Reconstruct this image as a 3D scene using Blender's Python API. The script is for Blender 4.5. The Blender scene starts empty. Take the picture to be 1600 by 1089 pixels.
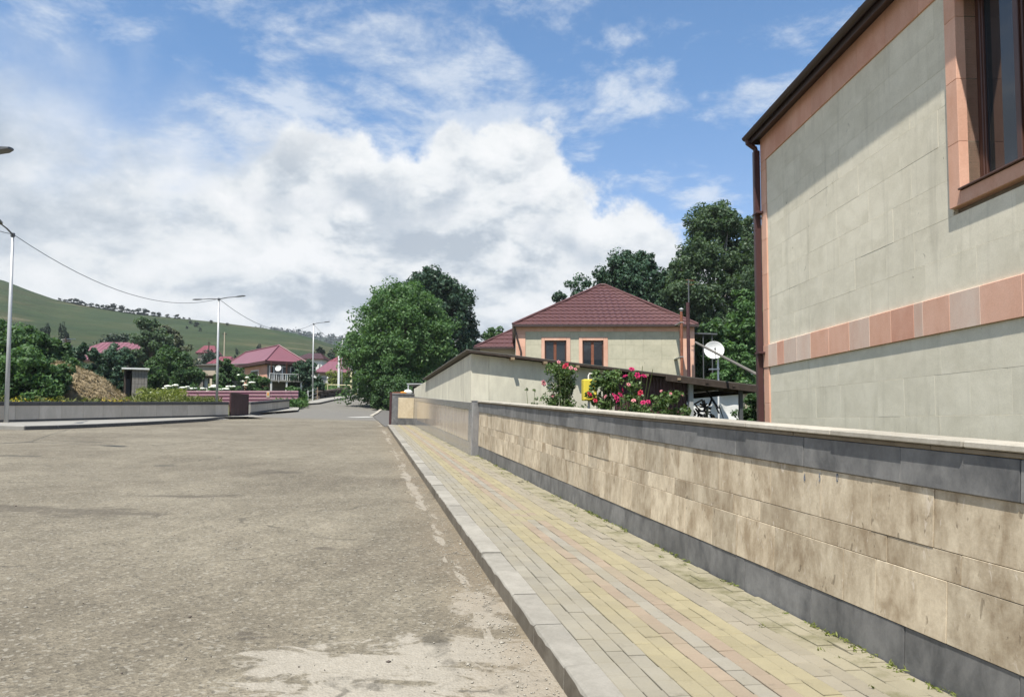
import bpy, math, random
import numpy as np
from mathutils import Vector, Matrix, noise as mnoise

random.seed(7)
rng = np.random.default_rng(11)
S = bpy.context.scene
COL = S.collection
R = math.radians

# ------------------------------------------------------------------ camera
FOC = 1200.0                      # focal length in photo pixels (photo 1600 x 1089)
PCX, PCY = 800.0, 595.0           # principal point
HOR = 660.0                       # level horizon row
EYE = 1.6
PITCH = math.atan((HOR - PCY) / FOC)
cam_d = bpy.data.cameras.new('camera')
cam = bpy.data.objects.new('camera', cam_d)
COL.objects.link(cam)
cam.location = (0, 0, EYE)
cam.rotation_euler = (R(90) + PITCH, 0, 0)
cam_d.sensor_fit = 'HORIZONTAL'
cam_d.sensor_width = 36.0
cam_d.lens = 36.0 * FOC / 1600.0
cam_d.shift_x = 0.0
cam_d.shift_y = (PCY - 544.5) / 1600.0
cam_d.clip_start = 0.05
cam_d.clip_end = 6000.0
S.camera = cam

# ------------------------------------------------------------------ world and sun
SUN_EL = R(64)
SUN_DIR = Vector((-0.38 * math.cos(SUN_EL), -0.925 * math.cos(SUN_EL), math.sin(SUN_EL))).normalized()
SKY_STRENGTH = 0.106
CLOUD_STRENGTH = 0.57
HAZE = 0.00017
sun_d = bpy.data.lights.new('sun', 'SUN')
sun_d.energy = 4.3
sun_d.angle = R(0.55)
sun_d.color = (1.0, 0.95, 0.86)
sun = bpy.data.objects.new('sun', sun_d)
COL.objects.link(sun)
sun.location = (-20, -40, 60)
sun.rotation_euler = SUN_DIR.to_track_quat('Z', 'Y').to_euler()

S.view_settings.view_transform = 'Standard'
S.view_settings.look = 'None'
S.view_settings.exposure = 0.9
S.view_settings.gamma = 1.0
S.view_settings.use_curve_mapping = False
S.cycles.use_denoising = True
S.cycles.max_bounces = 6
S.cycles.transparent_max_bounces = 6
S.cycles.sample_clamp_indirect = 6.0

# ------------------------------------------------------------------ node helpers
def sset(node, name, v):
    s = node.inputs[name]
    if isinstance(v, bpy.types.NodeSocket):
        node.id_data.links.new(v, s)
    else:
        if s.type == 'RGBA' and len(v) == 3:
            v = (*v, 1)
        s.default_value = v

def nd(nt, t, props=None, **ins):
    n = nt.nodes.new(t)
    for k, v in (props or {}).items():
        setattr(n, k, v)
    for k, v in ins.items():
        sset(n, k.replace('_', ' '), v)
    return n

def mth(nt, op, a, b=0.0, c=0.0, clamp=False):
    n = nt.nodes.new('ShaderNodeMath')
    n.operation = op
    n.use_clamp = clamp
    for i, v in enumerate((a, b, c)):
        sset(n, i, v)
    return n.outputs[0]

def vmth(nt, op, a, b=(0, 0, 0)):
    n = nt.nodes.new('ShaderNodeVectorMath')
    n.operation = op
    sset(n, 0, a)
    sset(n, 1, b)
    return n.outputs[0]

def mix(nt, f, a, b, blend='MIX'):
    n = nt.nodes.new('ShaderNodeMix')
    n.data_type = 'RGBA'
    n.blend_type = blend
    sset(n, 0, f)
    sset(n, 6, a)
    sset(n, 7, b)
    return n.outputs[2]

def ramp(nt, f, stops, interp='LINEAR'):
    n = nt.nodes.new('ShaderNodeValToRGB')
    e = n.color_ramp.elements
    n.color_ramp.interpolation = interp
    for i, (p, c) in enumerate(stops):
        if i < 2:
            el = e[i]
            el.position = p
        else:
            el = e.new(p)
        if isinstance(c, (int, float)):
            c = (c, c, c)
        el.color = (*c[:3], 1)
    sset(n, 0, f)
    return n.outputs[0]

def mapr(nt, v, a, b, c=0.0, d=1.0, smooth=False):
    n = nt.nodes.new('ShaderNodeMapRange')
    n.interpolation_type = 'SMOOTHSTEP' if smooth else 'LINEAR'
    n.clamp = True
    sset(n, 0, v); sset(n, 1, a); sset(n, 2, b); sset(n, 3, c); sset(n, 4, d)
    return n.outputs[0]

def nz(nt, vec, scale, detail=4.0, rough=0.55, dist=0.0):
    return nd(nt, 'ShaderNodeTexNoise', Vector=vec, Scale=scale, Detail=detail, Roughness=rough, Distortion=dist).outputs[0]

# ------------------------------------------------------------------ sky: physical sky with cloud layers
world = bpy.data.worlds.new('World')
S.world = world
world.use_nodes = True
wt = world.node_tree
wt.nodes.clear()
w_out = nd(wt, 'ShaderNodeOutputWorld')
sky = nd(wt, 'ShaderNodeTexSky', {'sky_type': 'NISHITA', 'sun_disc': False, 'sun_elevation': SUN_EL,
                                  'sun_rotation': math.atan2(SUN_DIR.x, SUN_DIR.y), 'altitude': 1800.0,
                                  'air_density': 1.0, 'dust_density': 0.6, 'ozone_density': 2.2})
DIR = vmth(wt, 'NORMALIZE', nd(wt, 'ShaderNodeTexCoord').outputs['Generated'])
sx = nd(wt, 'ShaderNodeSeparateXYZ', Vector=DIR)
DX, DY, DZ = sx.outputs
AZ = mth(wt, 'ARCTAN2', DX, DY)
EL = mth(wt, 'ARCSINE', DZ)
# cumulus bank: the upper edge as a height over azimuth, all the way round
fc = wt.nodes.new('ShaderNodeFloatCurve')
cv = fc.mapping.curves[0]
EDGE = [(-180, .26), (-140, .33), (-100, .22), (-70, .33), (-50, .38), (-34, .40), (-27, .385), (-19, .37), (-15, .392), (-11, .383), (-8.2, .335),
        (-5.5, .36), (-2, .385), (1.5, .375), (4, .34), (7, .305), (11, .262), (15, .225), (20, .17), (30, .16), (50, .22), (80, .3), (110, .2), (150, .3), (180, .26)]
pts = [((a + 180) / 360, v) for a, v in EDGE]
cv.points[0].location = pts[0]
cv.points[1].location = pts[-1]
for p in pts[1:-1]:
    cv.points.new(*p)
for p in cv.points:
    p.handle_type = 'AUTO'
fc.mapping.update()
sset(fc, 'Value', mapr(wt, AZ, -math.pi, math.pi))
E = fc.outputs[0]
n_big = nz(wt, DIR, 5.0, 8.0, 0.52)
n_fin = nz(wt, DIR, 15.0, 8.0, 0.66)
vor = nd(wt, 'ShaderNodeTexVoronoi', {'feature': 'SMOOTH_F1'}, Vector=vmth(wt, 'ADD', DIR, vmth(wt, 'SCALE', nd(wt, 'ShaderNodeTexNoise', Vector=DIR, Scale=9.0, Detail=4.0).outputs[1])), Scale=17.0, Smoothness=0.35)
vor.id_data.nodes[-1]
for n in wt.nodes:
    if n.type == 'VECT_MATH' and n.operation == 'SCALE':
        n.inputs['Scale'].default_value = 0.06
puff = mth(wt, 'MULTIPLY', mth(wt, 'SUBTRACT', 0.42, vor.outputs['Distance']), 0.055)
ev = mth(wt, 'SUBTRACT', E, EL)
ev = mth(wt, 'ADD', ev, mth(wt, 'MULTIPLY', mth(wt, 'SUBTRACT', n_big, 0.5), 0.15))
ev = mth(wt, 'ADD', ev, mth(wt, 'MULTIPLY', mth(wt, 'SUBTRACT', n_fin, 0.5), 0.085))
ev = mth(wt, 'ADD', ev, puff)
soft = mapr(wt, AZ, R(-24), R(-15), 0.13, 0.016, True)
d_low = mth(wt, 'MULTIPLY', mapr(wt, ev, mth(wt, 'MULTIPLY', soft, -0.5), soft, 0, 1, True), 0.985)
st = vmth(wt, 'MULTIPLY', DIR, (1.0, 1.0, 1.7))
def billow(vec):
    a = nz(wt, vmth(wt, 'ADD', vec, (3.1, 0.2, 1.7)), 4.6, 9.0, 0.58, 0.25)
    b = nz(wt, vmth(wt, 'ADD', vec, (0.4, 6.2, 2.7)), 12.0, 7.0, 0.6, 0.2)
    return mth(wt, 'ADD', mth(wt, 'MULTIPLY', a, 0.7), mth(wt, 'MULTIPLY', b, 0.3))
n_body = billow(st)
n_up = billow(vmth(wt, 'ADD', st, (-0.012, -0.010, 0.046)))
relief = mth(wt, 'MULTIPLY', mth(wt, 'SUBTRACT', n_body, n_up), mapr(wt, AZ, R(-27), R(-12), 1.3, 2.6, True))
tone = mth(wt, 'ADD', mth(wt, 'MULTIPLY', n_body, 1.25), relief)
body = ramp(wt, tone, [(0.36, (.46, .52, .59)), (0.54, (.63, .68, .73)), (0.66, (.78, .81, .83)), (0.88, (.90, .91, .92))])
# tops of the heaps catch the sun, bellies are grey
top = mapr(wt, ev, 0.0, 0.085, 1.0, 0.0, True)
top = mth(wt, 'MULTIPLY', top, mapr(wt, AZ, R(-25), R(-15), 0.25, 1.0, True))
body = mix(wt, mth(wt, 'MULTIPLY', top, 0.6), body, (.95, .96, .96))
belly = mth(wt, 'MULTIPLY', mapr(wt, ev, 0.05, 0.085, 0, 1, True), mapr(wt, ev, 0.10, 0.15, 1, 0, True))
belly = mth(wt, 'MULTIPLY', belly, mapr(wt, n_big, .46, .58, 0, 1, True))
body = mix(wt, mth(wt, 'MULTIPLY', belly, 0.65), body, (.42, .49, .58))
hz = mapr(wt, EL, 0.0, 0.14, 0.40, 0.0, True)
body = mix(wt, hz, body, (.66, .71, .74))
# thin high layer, laid out on a plane overhead
den = mth(wt, 'ADD', mth(wt, 'ABSOLUTE', DZ), 0.12)
pl = nd(wt, 'ShaderNodeCombineXYZ', X=mth(wt, 'DIVIDE', DX, den), Y=mth(wt, 'DIVIDE', DY, den), Z=0.0).outputs[0]
n_h = nz(wt, vmth(wt, 'ADD', pl, (8.8, 17.3, 0.0)), 1.7, 10.0, 0.6, 0.35)
n_h2 = nz(wt, vmth(wt, 'ADD', pl, (1.0, 7.0, 2.0)), 5.5, 9.0, 0.66, 0.2)
hh = mth(wt, 'ADD', n_h, mth(wt, 'MULTIPLY', mth(wt, 'SUBTRACT', n_h2, 0.5), 0.42))
hh = mth(wt, 'ADD', hh, mth(wt, 'MULTIPLY', mth(wt, 'SINE', AZ), -0.075))
d_high = mth(wt, 'MULTIPLY', mapr(wt, hh, 0.48, 0.66, 0, 1, True), 0.66)
high_c = ramp(wt, n_h2, [(0.35, (.60, .67, .77)), (0.62, (.83, .87, .91))])
dens = mth(wt, 'SUBTRACT', 1.0, mth(wt, 'MULTIPLY', mth(wt, 'SUBTRACT', 1.0, d_low), mth(wt, 'SUBTRACT', 1.0, d_high)))
ccol = mix(wt, d_low, high_c, body)
below = mapr(wt, EL, -0.03, 0.0, 0.0, 1.0)
ccol = mix(wt, below, (.30, .31, .28), ccol)
sky_c = mix(wt, 1.0, sky.outputs[0], mix(wt, mapr(wt, EL, .12, .48, 0, 1, True), (1.0, .95, .93), (0.80, 1.0, 1.05)), 'MULTIPLY')
b1 = nd(wt, 'ShaderNodeBackground', Color=sky_c, Strength=SKY_STRENGTH)
b2 = nd(wt, 'ShaderNodeBackground', Color=ccol, Strength=CLOUD_STRENGTH)
ms = nd(wt, 'ShaderNodeMixShader')
sset(ms, 0, dens)
wt.links.new(b1.outputs[0], ms.inputs[1])
wt.links.new(b2.outputs[0], ms.inputs[2])
wt.links.new(ms.outputs[0], w_out.inputs['Surface'])

# ------------------------------------------------------------------ terrain and measuring helpers
SLX, SLY = -0.03, 0.036
def G(x, y):
    """height of the village ground"""
    z = SLY * y + SLX * max(-45.0, min(14.0, x))
    if y > 45:
        t = min(y, 150.0) - 45.0
        r = 15.0
        z += 0.029 * (t * t / (2 * r) if t < r else t - r / 2)
    if y > 150:
        z -= (SLY - 0.015) * (y - 150)
    return z

CP, SP = math.cos(PITCH), math.sin(PITCH)
def ray(px, py):
    u, v = (px - PCX) / FOC, (PCY - py) / FOC
    return Vector((u, CP - v * SP, SP + v * CP))

def at(px, py, y):
    d = ray(px, py)
    return Vector((0, 0, EYE)) + d * (y / d.y)

def on_ground(px, py, h=0.0):
    d = ray(px, py)
    o = Vector((0, 0, EYE))
    a, b = 1.0, 1.0
    f = lambda t: (o + d * t).z - G((o + d * t).x, (o + d * t).y) - h
    while f(b) > 0 and b < 400:
        a = b
        b += 0.5
    for _ in range(40):
        m = (a + b) / 2
        if f(m) > 0:
            a = m
        else:
            b = m
    return o + d * b

def on_plane(px, py, p0, n):
    d = ray(px, py)
    o = Vector((0, 0, EYE))
    return o + d * ((p0 - o).dot(n) / d.dot(n))

# ------------------------------------------------------------------ object helpers
def tag(o, label=None, cat=None, group=None, kind=None):
    if label: o['label'] = label
    if cat: o['category'] = cat
    if group: o['group'] = group
    if kind: o['kind'] = kind
    return o

def link(name, data, parent=None, loc=None, rotz=0.0):
    o = bpy.data.objects.new(name, data)
    COL.objects.link(o)
    if parent is not None: o.parent = parent
    if loc is not None: o.location = loc
    if rotz: o.rotation_euler = (0, 0, rotz)
    return o

def thing(name, label, cat, loc=(0, 0, 0), rotz=0.0, group=None):
    o = link(name, None, None, loc, rotz)
    o.empty_display_size = 0.2
    return tag(o, label, cat, group)

class MB:
    """collects shapes into one mesh"""
    def __init__(s):
        s.v, s.f = [], []
    def add(s, vs, fs):
        b = len(s.v)
        s.v += [tuple(p) for p in vs]
        s.f += [tuple(i + b for i in f) for f in fs]
        return s
    def box(s, x0, x1, y0, y1, z0, z1):
        vs = [(x0, y0, z0), (x1, y0, z0), (x1, y1, z0), (x0, y1, z0), (x0, y0, z1), (x1, y0, z1), (x1, y1, z1), (x0, y1, z1)]
        return s.add(vs, [(0, 3, 2, 1), (4, 5, 6, 7), (0, 1, 5, 4), (1, 2, 6, 5), (2, 3, 7, 6), (3, 0, 4, 7)])
    def cbox(s, x0, x1, y0, y1, z0, z1, c=0.01):
        """box with all upright and level edges bevelled"""
        c = min(c, (x1 - x0) * .45, (y1 - y0) * .45, (z1 - z0) * .45)
        X, Y, Z = (x0, x1), (y0, y1), (z0, z1)
        vs, idx = [], {}
        for i in (0, 1):
            for j in (0, 1):
                for k in (0, 1):
                    sx_, sy_, sz_ = 1 - 2 * i, 1 - 2 * j, 1 - 2 * k
                    for ax, p in enumerate(((X[i], Y[j] + sy_ * c, Z[k] + sz_ * c), (X[i] + sx_ * c, Y[j], Z[k] + sz_ * c), (X[i] + sx_ * c, Y[j] + sy_ * c, Z[k]))):
                        idx[i, j, k, ax] = len(vs)
                        vs.append(p)
        q = lambda *a: [idx[t] for t in a]
        fs = []
        cx_, cy_, cz_ = (x0 + x1) / 2, (y0 + y1) / 2, (z0 + z1) / 2
        def put(ii):
            a, b, d = (Vector(vs[ii[0]]), Vector(vs[ii[1]]), Vector(vs[ii[2]]))
            n = (b - a).cross(d - a)
            m = sum((Vector(vs[t]) for t in ii), Vector()) / len(ii) - Vector((cx_, cy_, cz_))
            fs.append(tuple(ii if n.dot(m) >= 0 else ii[::-1]))
        for i in (0, 1):
            put(q((i, 0, 0, 0), (i, 1, 0, 0), (i, 1, 1, 0), (i, 0, 1, 0)))
            put(q((0, i, 0, 1), (1, i, 0, 1), (1, i, 1, 1), (0, i, 1, 1)))
            put(q((0, 0, i, 2), (1, 0, i, 2), (1, 1, i, 2), (0, 1, i, 2)))
            for j in (0, 1):
                put(q((i, j, 0, 0), (i, j, 1, 0), (i, j, 1, 1), (i, j, 0, 1)))
                put(q((i, 0, j, 0), (i, 1, j, 0), (i, 1, j, 2), (i, 0, j, 2)))
                put(q((0, i, j, 1), (1, i, j, 1), (1, i, j, 2), (0, i, j, 2)))
                for k in (0, 1):
                    put(q((i, j, k, 0), (i, j, k, 1), (i, j, k, 2)))
        return s.add(vs, fs)
    def tube(s, path, r, n=8, r1=None, cap=True):
        path = [Vector(p) for p in path]
        m = len(path)
        rs = r if isinstance(r, (list, tuple)) else [r + ((r1 if r1 is not None else r) - r) * i / (m - 1) for i in range(m)]
        vs, fs = [], []
        ref = None
        for i, p in enumerate(path):
            t = (path[min(i + 1, m - 1)] - path[max(i - 1, 0)]).normalized()
            if ref is None:
                ref = t.orthogonal().normalized()
            ref = (ref - t * ref.dot(t)).normalized()
            b = t.cross(ref)
            for k in range(n):
                a = 2 * math.pi * k / n
                vs.append(p + (ref * math.cos(a) + b * math.sin(a)) * rs[i])
        for i in range(m - 1):
            for k in range(n):
                fs.append((i * n + k, i * n + (k + 1) % n, (i + 1) * n + (k + 1) % n, (i + 1) * n + k))
        if cap:
            fs.append(tuple(range(n))[::-1])
            fs.append(tuple((m - 1) * n + k for k in range(n)))
        return s.add(vs, fs)
    def beam(s, a, b, w, h):
        """straight bar of w x h section from a to b"""
        a, b = Vector(a), Vector(b)
        t = (b - a).normalized()
        sd = t.cross(Vector((0, 0, 1)))
        if sd.length < 1e-4: sd = Vector((1, 0, 0))
        sd.normalize()
        up = sd.cross(t)
        vs = [p + sd * (i * w / 2) + up * (j * h / 2) for p in (a, b) for i, j in ((-1, -1), (1, -1), (1, 1), (-1, 1))]
        return s.add(vs, [(0, 1, 2, 3)[::1], (7, 6, 5, 4), (0, 4, 5, 1), (1, 5, 6, 2), (2, 6, 7, 3), (3, 7, 4, 0)])
    def lathe(s, prof, n=16, o=(0, 0, 0)):
        vs = [(o[0] + r * math.cos(2 * math.pi * k / n), o[1] + r * math.sin(2 * math.pi * k / n), o[2] + z) for r, z in prof for k in range(n)]
        fs = [(i * n + k, i * n + (k + 1) % n, (i + 1) * n + (k + 1) % n, (i + 1) * n + k) for i in range(len(prof) - 1) for k in range(n)]
        return s.add(vs, fs)
    def slab(s, corners, thick):
        """sheet through the corners with a thickness, downwards along its normal"""
        c = [Vector(p) for p in corners]
        n = (c[1] - c[0]).cross(c[2] - c[0]).normalized()
        k = len(c)
        vs = c + [p - n * thick for p in c]
        fs = [tuple(range(k)), tuple(range(2 * k - 1, k - 1, -1))] + [(i, i + k, (i + 1) % k + k, (i + 1) % k) for i in range(k)]
        return s.add(vs, fs)
    def mesh(s, name, m, smooth=False):
        me = bpy.data.meshes.new(name)
        me.from_pydata(s.v, [], s.f)
        for mm in (m if isinstance(m, (list, tuple)) else [m]):
            me.materials.append(mm)
        if smooth:
            me.polygons.foreach_set('use_smooth', [True] * len(me.polygons))
        me.update()
        return me
    def build(s, name, m, parent=None, smooth=False, loc=None, rotz=0.0):
        return link(name, s.mesh(name, m, smooth), parent, loc, rotz)

def np_mesh(name, verts, faces, m, smooth=False):
    """numpy verts (n,3) and quads or tris (k,4|3) to a mesh, fast"""
    me = bpy.data.meshes.new(name)
    k = faces.shape[1]
    me.vertices.add(len(verts))
    me.vertices.foreach_set('co', verts.astype(np.float32).ravel())
    me.loops.add(faces.size)
    me.loops.foreach_set('vertex_index', faces.astype(np.int32).ravel())
    me.polygons.add(len(faces))
    me.polygons.foreach_set('loop_start', np.arange(0, faces.size, k, dtype=np.int32))
    me.polygons.foreach_set('loop_total', np.full(len(faces), k, dtype=np.int32))
    if smooth:
        me.polygons.foreach_set('use_smooth', np.ones(len(faces), dtype=bool))
    me.materials.append(m)
    me.update(calc_edges=True)
    me.validate()
    return me

# ------------------------------------------------------------------ materials
def new_mat(name, rough=0.85, spec=0.3, metal=0.0):
    m = bpy.data.materials.new(name)
    m.use_nodes = True
    nt = m.node_tree
    b = nt.nodes['Principled BSDF']
    b.inputs['Roughness'].default_value = rough
    b.inputs['Specular IOR Level'].default_value = spec
    b.inputs['Metallic'].default_value = metal
    return m, nt, b

def wpos(nt):
    return nt.nodes.new('ShaderNodeNewGeometry').outputs['Position']

def ocoord(nt, k=37.0):
    """object coordinates shifted by the object's own random number"""
    o = nt.nodes.new('ShaderNodeTexCoord').outputs['Object']
    r = nt.nodes.new('ShaderNodeObjectInfo').outputs['Random']
    sh = nd(nt, 'ShaderNodeCombineXYZ', X=mth(nt, 'MULTIPLY', r, k), Y=mth(nt, 'MULTIPLY', r, k * 1.7), Z=mth(nt, 'MULTIPLY', r, k * 0.6)).outputs[0]
    return vmth(nt, 'ADD', o, sh), r

def bump(nt, b, h, strength=0.3, dist=0.01):
    n = nd(nt, 'ShaderNodeBump', Strength=strength, Distance=dist, Height=h)
    nt.links.new(n.outputs[0], b.inputs['Normal'])

def vary(nt, col, fac, lo, hi):
    """multiply a colour by a grey between lo and hi"""
    g = mapr(nt, fac, 0.0, 1.0, lo, hi)
    c = nd(nt, 'ShaderNodeCombineXYZ', X=g, Y=g, Z=g).outputs[0]
    return mix(nt, 1.0, col, c, 'MULTIPLY')

def plain(name, col, rough=0.7, spec=0.3, metal=0.0, var=0.15, scale=6.0, bmp=0.0):
    m, nt, b = new_mat(name, rough, spec, metal)
    v, r = ocoord(nt)
    n = nz(nt, v, scale, 5.0, 0.6)
    c = vary(nt, col, n, 1 - var * 2, 1 + var * 2)
    c = vary(nt, c, r, 1 - var * .4, 1 + var * .4)
    nt.links.new(c, b.inputs['Base Color'])
    if bmp:
        bump(nt, b, nz(nt, v, scale * 6, 4.0, .6), bmp, 0.01)
    return m

def stone(name, c1, c2, rough=0.8, spec=0.25, scale=(6, 6, 1.6), rnd=0.22, pits=0.0, drip=0.0, bmp=0.25, fine=60.0, worn=0.0):
    """cut stone: veins stretched along scale, per-piece tone, pits and white drips"""
    m, nt, b = new_mat(name, rough, spec)
    v, r = ocoord(nt)
    vs = vmth(nt, 'MULTIPLY', v, scale)
    n1 = nz(nt, vs, 1.0, 8.0, 0.62, 0.6)
    n2 = nz(nt, vs, 3.6, 6.0, 0.65, 0.4)
    n3 = nz(nt, v, fine, 3.0, 0.6)
    f = mth(nt, 'ADD', mth(nt, 'MULTIPLY', n1, 0.65), mth(nt, 'MULTIPLY', n2, 0.35))
    c = ramp(nt, f, [(0.38, c1), (0.60, c2)])
    c = vary(nt, c, r, 1 - rnd, 1 + rnd)
    c = vary(nt, c, n3, 0.86, 1.14)
    h = mth(nt, 'ADD', mth(nt, 'MULTIPLY', n2, .5), n3)
    if pits:
        pv = nz(nt, vmth(nt, 'MULTIPLY', v, (26, 26, 11)), 1.0, 3.0, 0.5, 0.5)
        pm = mapr(nt, pv, 0.66, 0.72, 0, 1)
        lm = mapr(nt, nz(nt, vmth(nt, 'MULTIPLY', v, (15, 15, 5)), 1.0, 5.0, .7, 1.2), 0.60, 0.68, 0, 1)
        c = mix(nt, mth(nt, 'MULTIPLY', lm, pits), c, (.62, .55, .46))
        c = mix(nt, mth(nt, 'MULTIPLY', pm, pits), c, tuple(x * .45 for x in c1))
        h = mth(nt, 'SUBTRACT', h, mth(nt, 'MULTIPLY', pm, 1.0))
    if drip:
        dv = nz(nt, vmth(nt, 'MULTIPLY', v, (16, 16, .7)), 1.0, 3.0, .6, .3)
        dm = mth(nt, 'MULTIPLY', mapr(nt, dv, .68, .78, 0, 1), mapr(nt, n1, .4, .6, 0, 1))
        c = mix(nt, mth(nt, 'MULTIPLY', dm, drip), c, (.42, .42, .41))
    if worn:
        wp_ = wpos(nt)
        sv = nz(nt, vmth(nt, 'MULTIPLY', wp_, (5, 5, .55)), 1.0, 5.0, .62, .4)
        c = mix(nt, mth(nt, 'MULTIPLY', mapr(nt, sv, .54, .74, 0, 1), worn), c, tuple(x * .62 for x in c1))
        bl = nz(nt, vmth(nt, 'MULTIPLY', wp_, (.9, .9, 1.3)), 1.0, 6.0, .6)
        c = mix(nt, mth(nt, 'MULTIPLY', mapr(nt, bl, .50, .72, 0, 1), worn * .8), c, tuple(x * .80 for x in c2))
        dk = nz(nt, vmth(nt, 'MULTIPLY', wp_, (13, 13, 8)), 1.0, 2.0, .5, .6)
        dk2 = nz(nt, vmth(nt, 'MULTIPLY', wp_, (.8, .8, .8)), 1.0, 2.0, .5)
        dm_ = mth(nt, 'MULTIPLY', mapr(nt, dk, .735, .76, 0, 1), mapr(nt, dk2, .45, .6, 0, 1))
        c = mix(nt, mth(nt, 'MULTIPLY', dm_, .75), c, tuple(x * .28 for x in c1))
        h = mth(nt, 'SUBTRACT', h, mth(nt, 'MULTIPLY', dm_, 2.0))
    nt.links.new(c, b.inputs['Base Color'])
    bump(nt, b, h, bmp, 0.004)
    return m

def blob(nt, pos, cx, cy, rx, ry, rot=0.0):
    """1 at a spot on the ground falling to 0 at its rim"""
    d = vmth(nt, 'SUBTRACT', pos, (cx, cy, 0))
    if rot:
        vr = nd(nt, 'ShaderNodeVectorRotate', {'rotation_type': 'Z_AXIS'}, Vector=d, Angle=-rot)
        d = vr.outputs[0]
    d = vmth(nt, 'MULTIPLY', d, (1 / rx, 1 / ry, 0))
    n = nt.nodes.new('ShaderNodeVectorMath')
    n.operation = 'LENGTH'
    nt.links.new(d, n.inputs[0])
    return mth(nt, 'SUBTRACT', 1.0, n.outputs['Value'], 0.0, True)

def leaf_mat(name, dark, light, trans=0.34, rough=0.5):
    if name.startswith('leaf') and 'rose' not in name and 'far' not in name:
        dark, light = tuple(x * 1.42 for x in dark), tuple(x * 1.48 for x in light)
    m, nt, b = new_mat(name, rough, 0.25)
    g = nt.nodes.new('ShaderNodeNewGeometry')
    r = nt.nodes.new('ShaderNodeObjectInfo').outputs['Random']
    n = nz(nt, g.outputs['Position'], 0.9, 3.0, 0.6)
    f = mth(nt, 'ADD', mth(nt, 'MULTIPLY', g.outputs['Random Per Island'], 0.6), mth(nt, 'MULTIPLY', n, 0.4))
    c = ramp(nt, f, [(0.15, dark), (0.85, light)])
    c = vary(nt, c, r, 0.88, 1.12)
    nt.links.new(c, b.inputs['Base Color'])
    tr = nd(nt, 'ShaderNodeBsdfTranslucent', Color=mix(nt, 1.0, c, (1.25, 1.35, .6), 'MULTIPLY'))
    mx = nd(nt, 'ShaderNodeMixShader')
    mx.inputs[0].default_value = trans
    nt.links.new(b.outputs[0], mx.inputs[1])
    nt.links.new(tr.outputs[0], mx.inputs[2])
    nt.links.new(mx.outputs[0], nt.nodes['Material Output'].inputs['Surface'])
    return m

# ------------------------------------------------------------------ sidewalk frame (along the wall, across to the street, up)
def on_walk(px, py):
    return on_ground(px, py, 0.13)
O3 = on_walk(1499, 1089)
B3 = on_walk(747, 712)
fx, fy = (B3 - O3).x, (B3 - O3).y
_l = math.hypot(fx, fy)
fx, fy = fx / _l, fy / _l
nx_, ny_ = -fy, fx                                   # towards the street
AX = Vector((fx, fy, SLX * fx + SLY * fy)).normalized()
AY = Vector((nx_, ny_, SLX * nx_ + SLY * ny_))
AZV = AX.cross(AY).normalized()
AY = AZV.cross(AX).normalized()
FM = Matrix(((AX.x, AY.x, AZV.x, O3.x), (AX.y, AY.y, AZV.y, O3.y), (AX.z, AY.z, AZV.z, O3.z), (0, 0, 0, 1)))
FMI = FM.inverted()
def FR(s, t, h=0.0):
    return FM @ Vector((s, t, h))
def loc_of(p):
    return FMI @ p
LW = loc_of(B3).x                                    # length of the tiled wall from the frame's foot
KA, KB = loc_of(on_walk(917, 1089)), loc_of(on_walk(609, 668))
def t_kerb(s):
    return KA.y + (KB.y - KA.y) * (s - KA.x) / (KB.x - KA.x)
S_END = loc_of(on_walk(636, 664)).x                  # where the cross wall closes the sidewalk
S0 = -4.5

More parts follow.
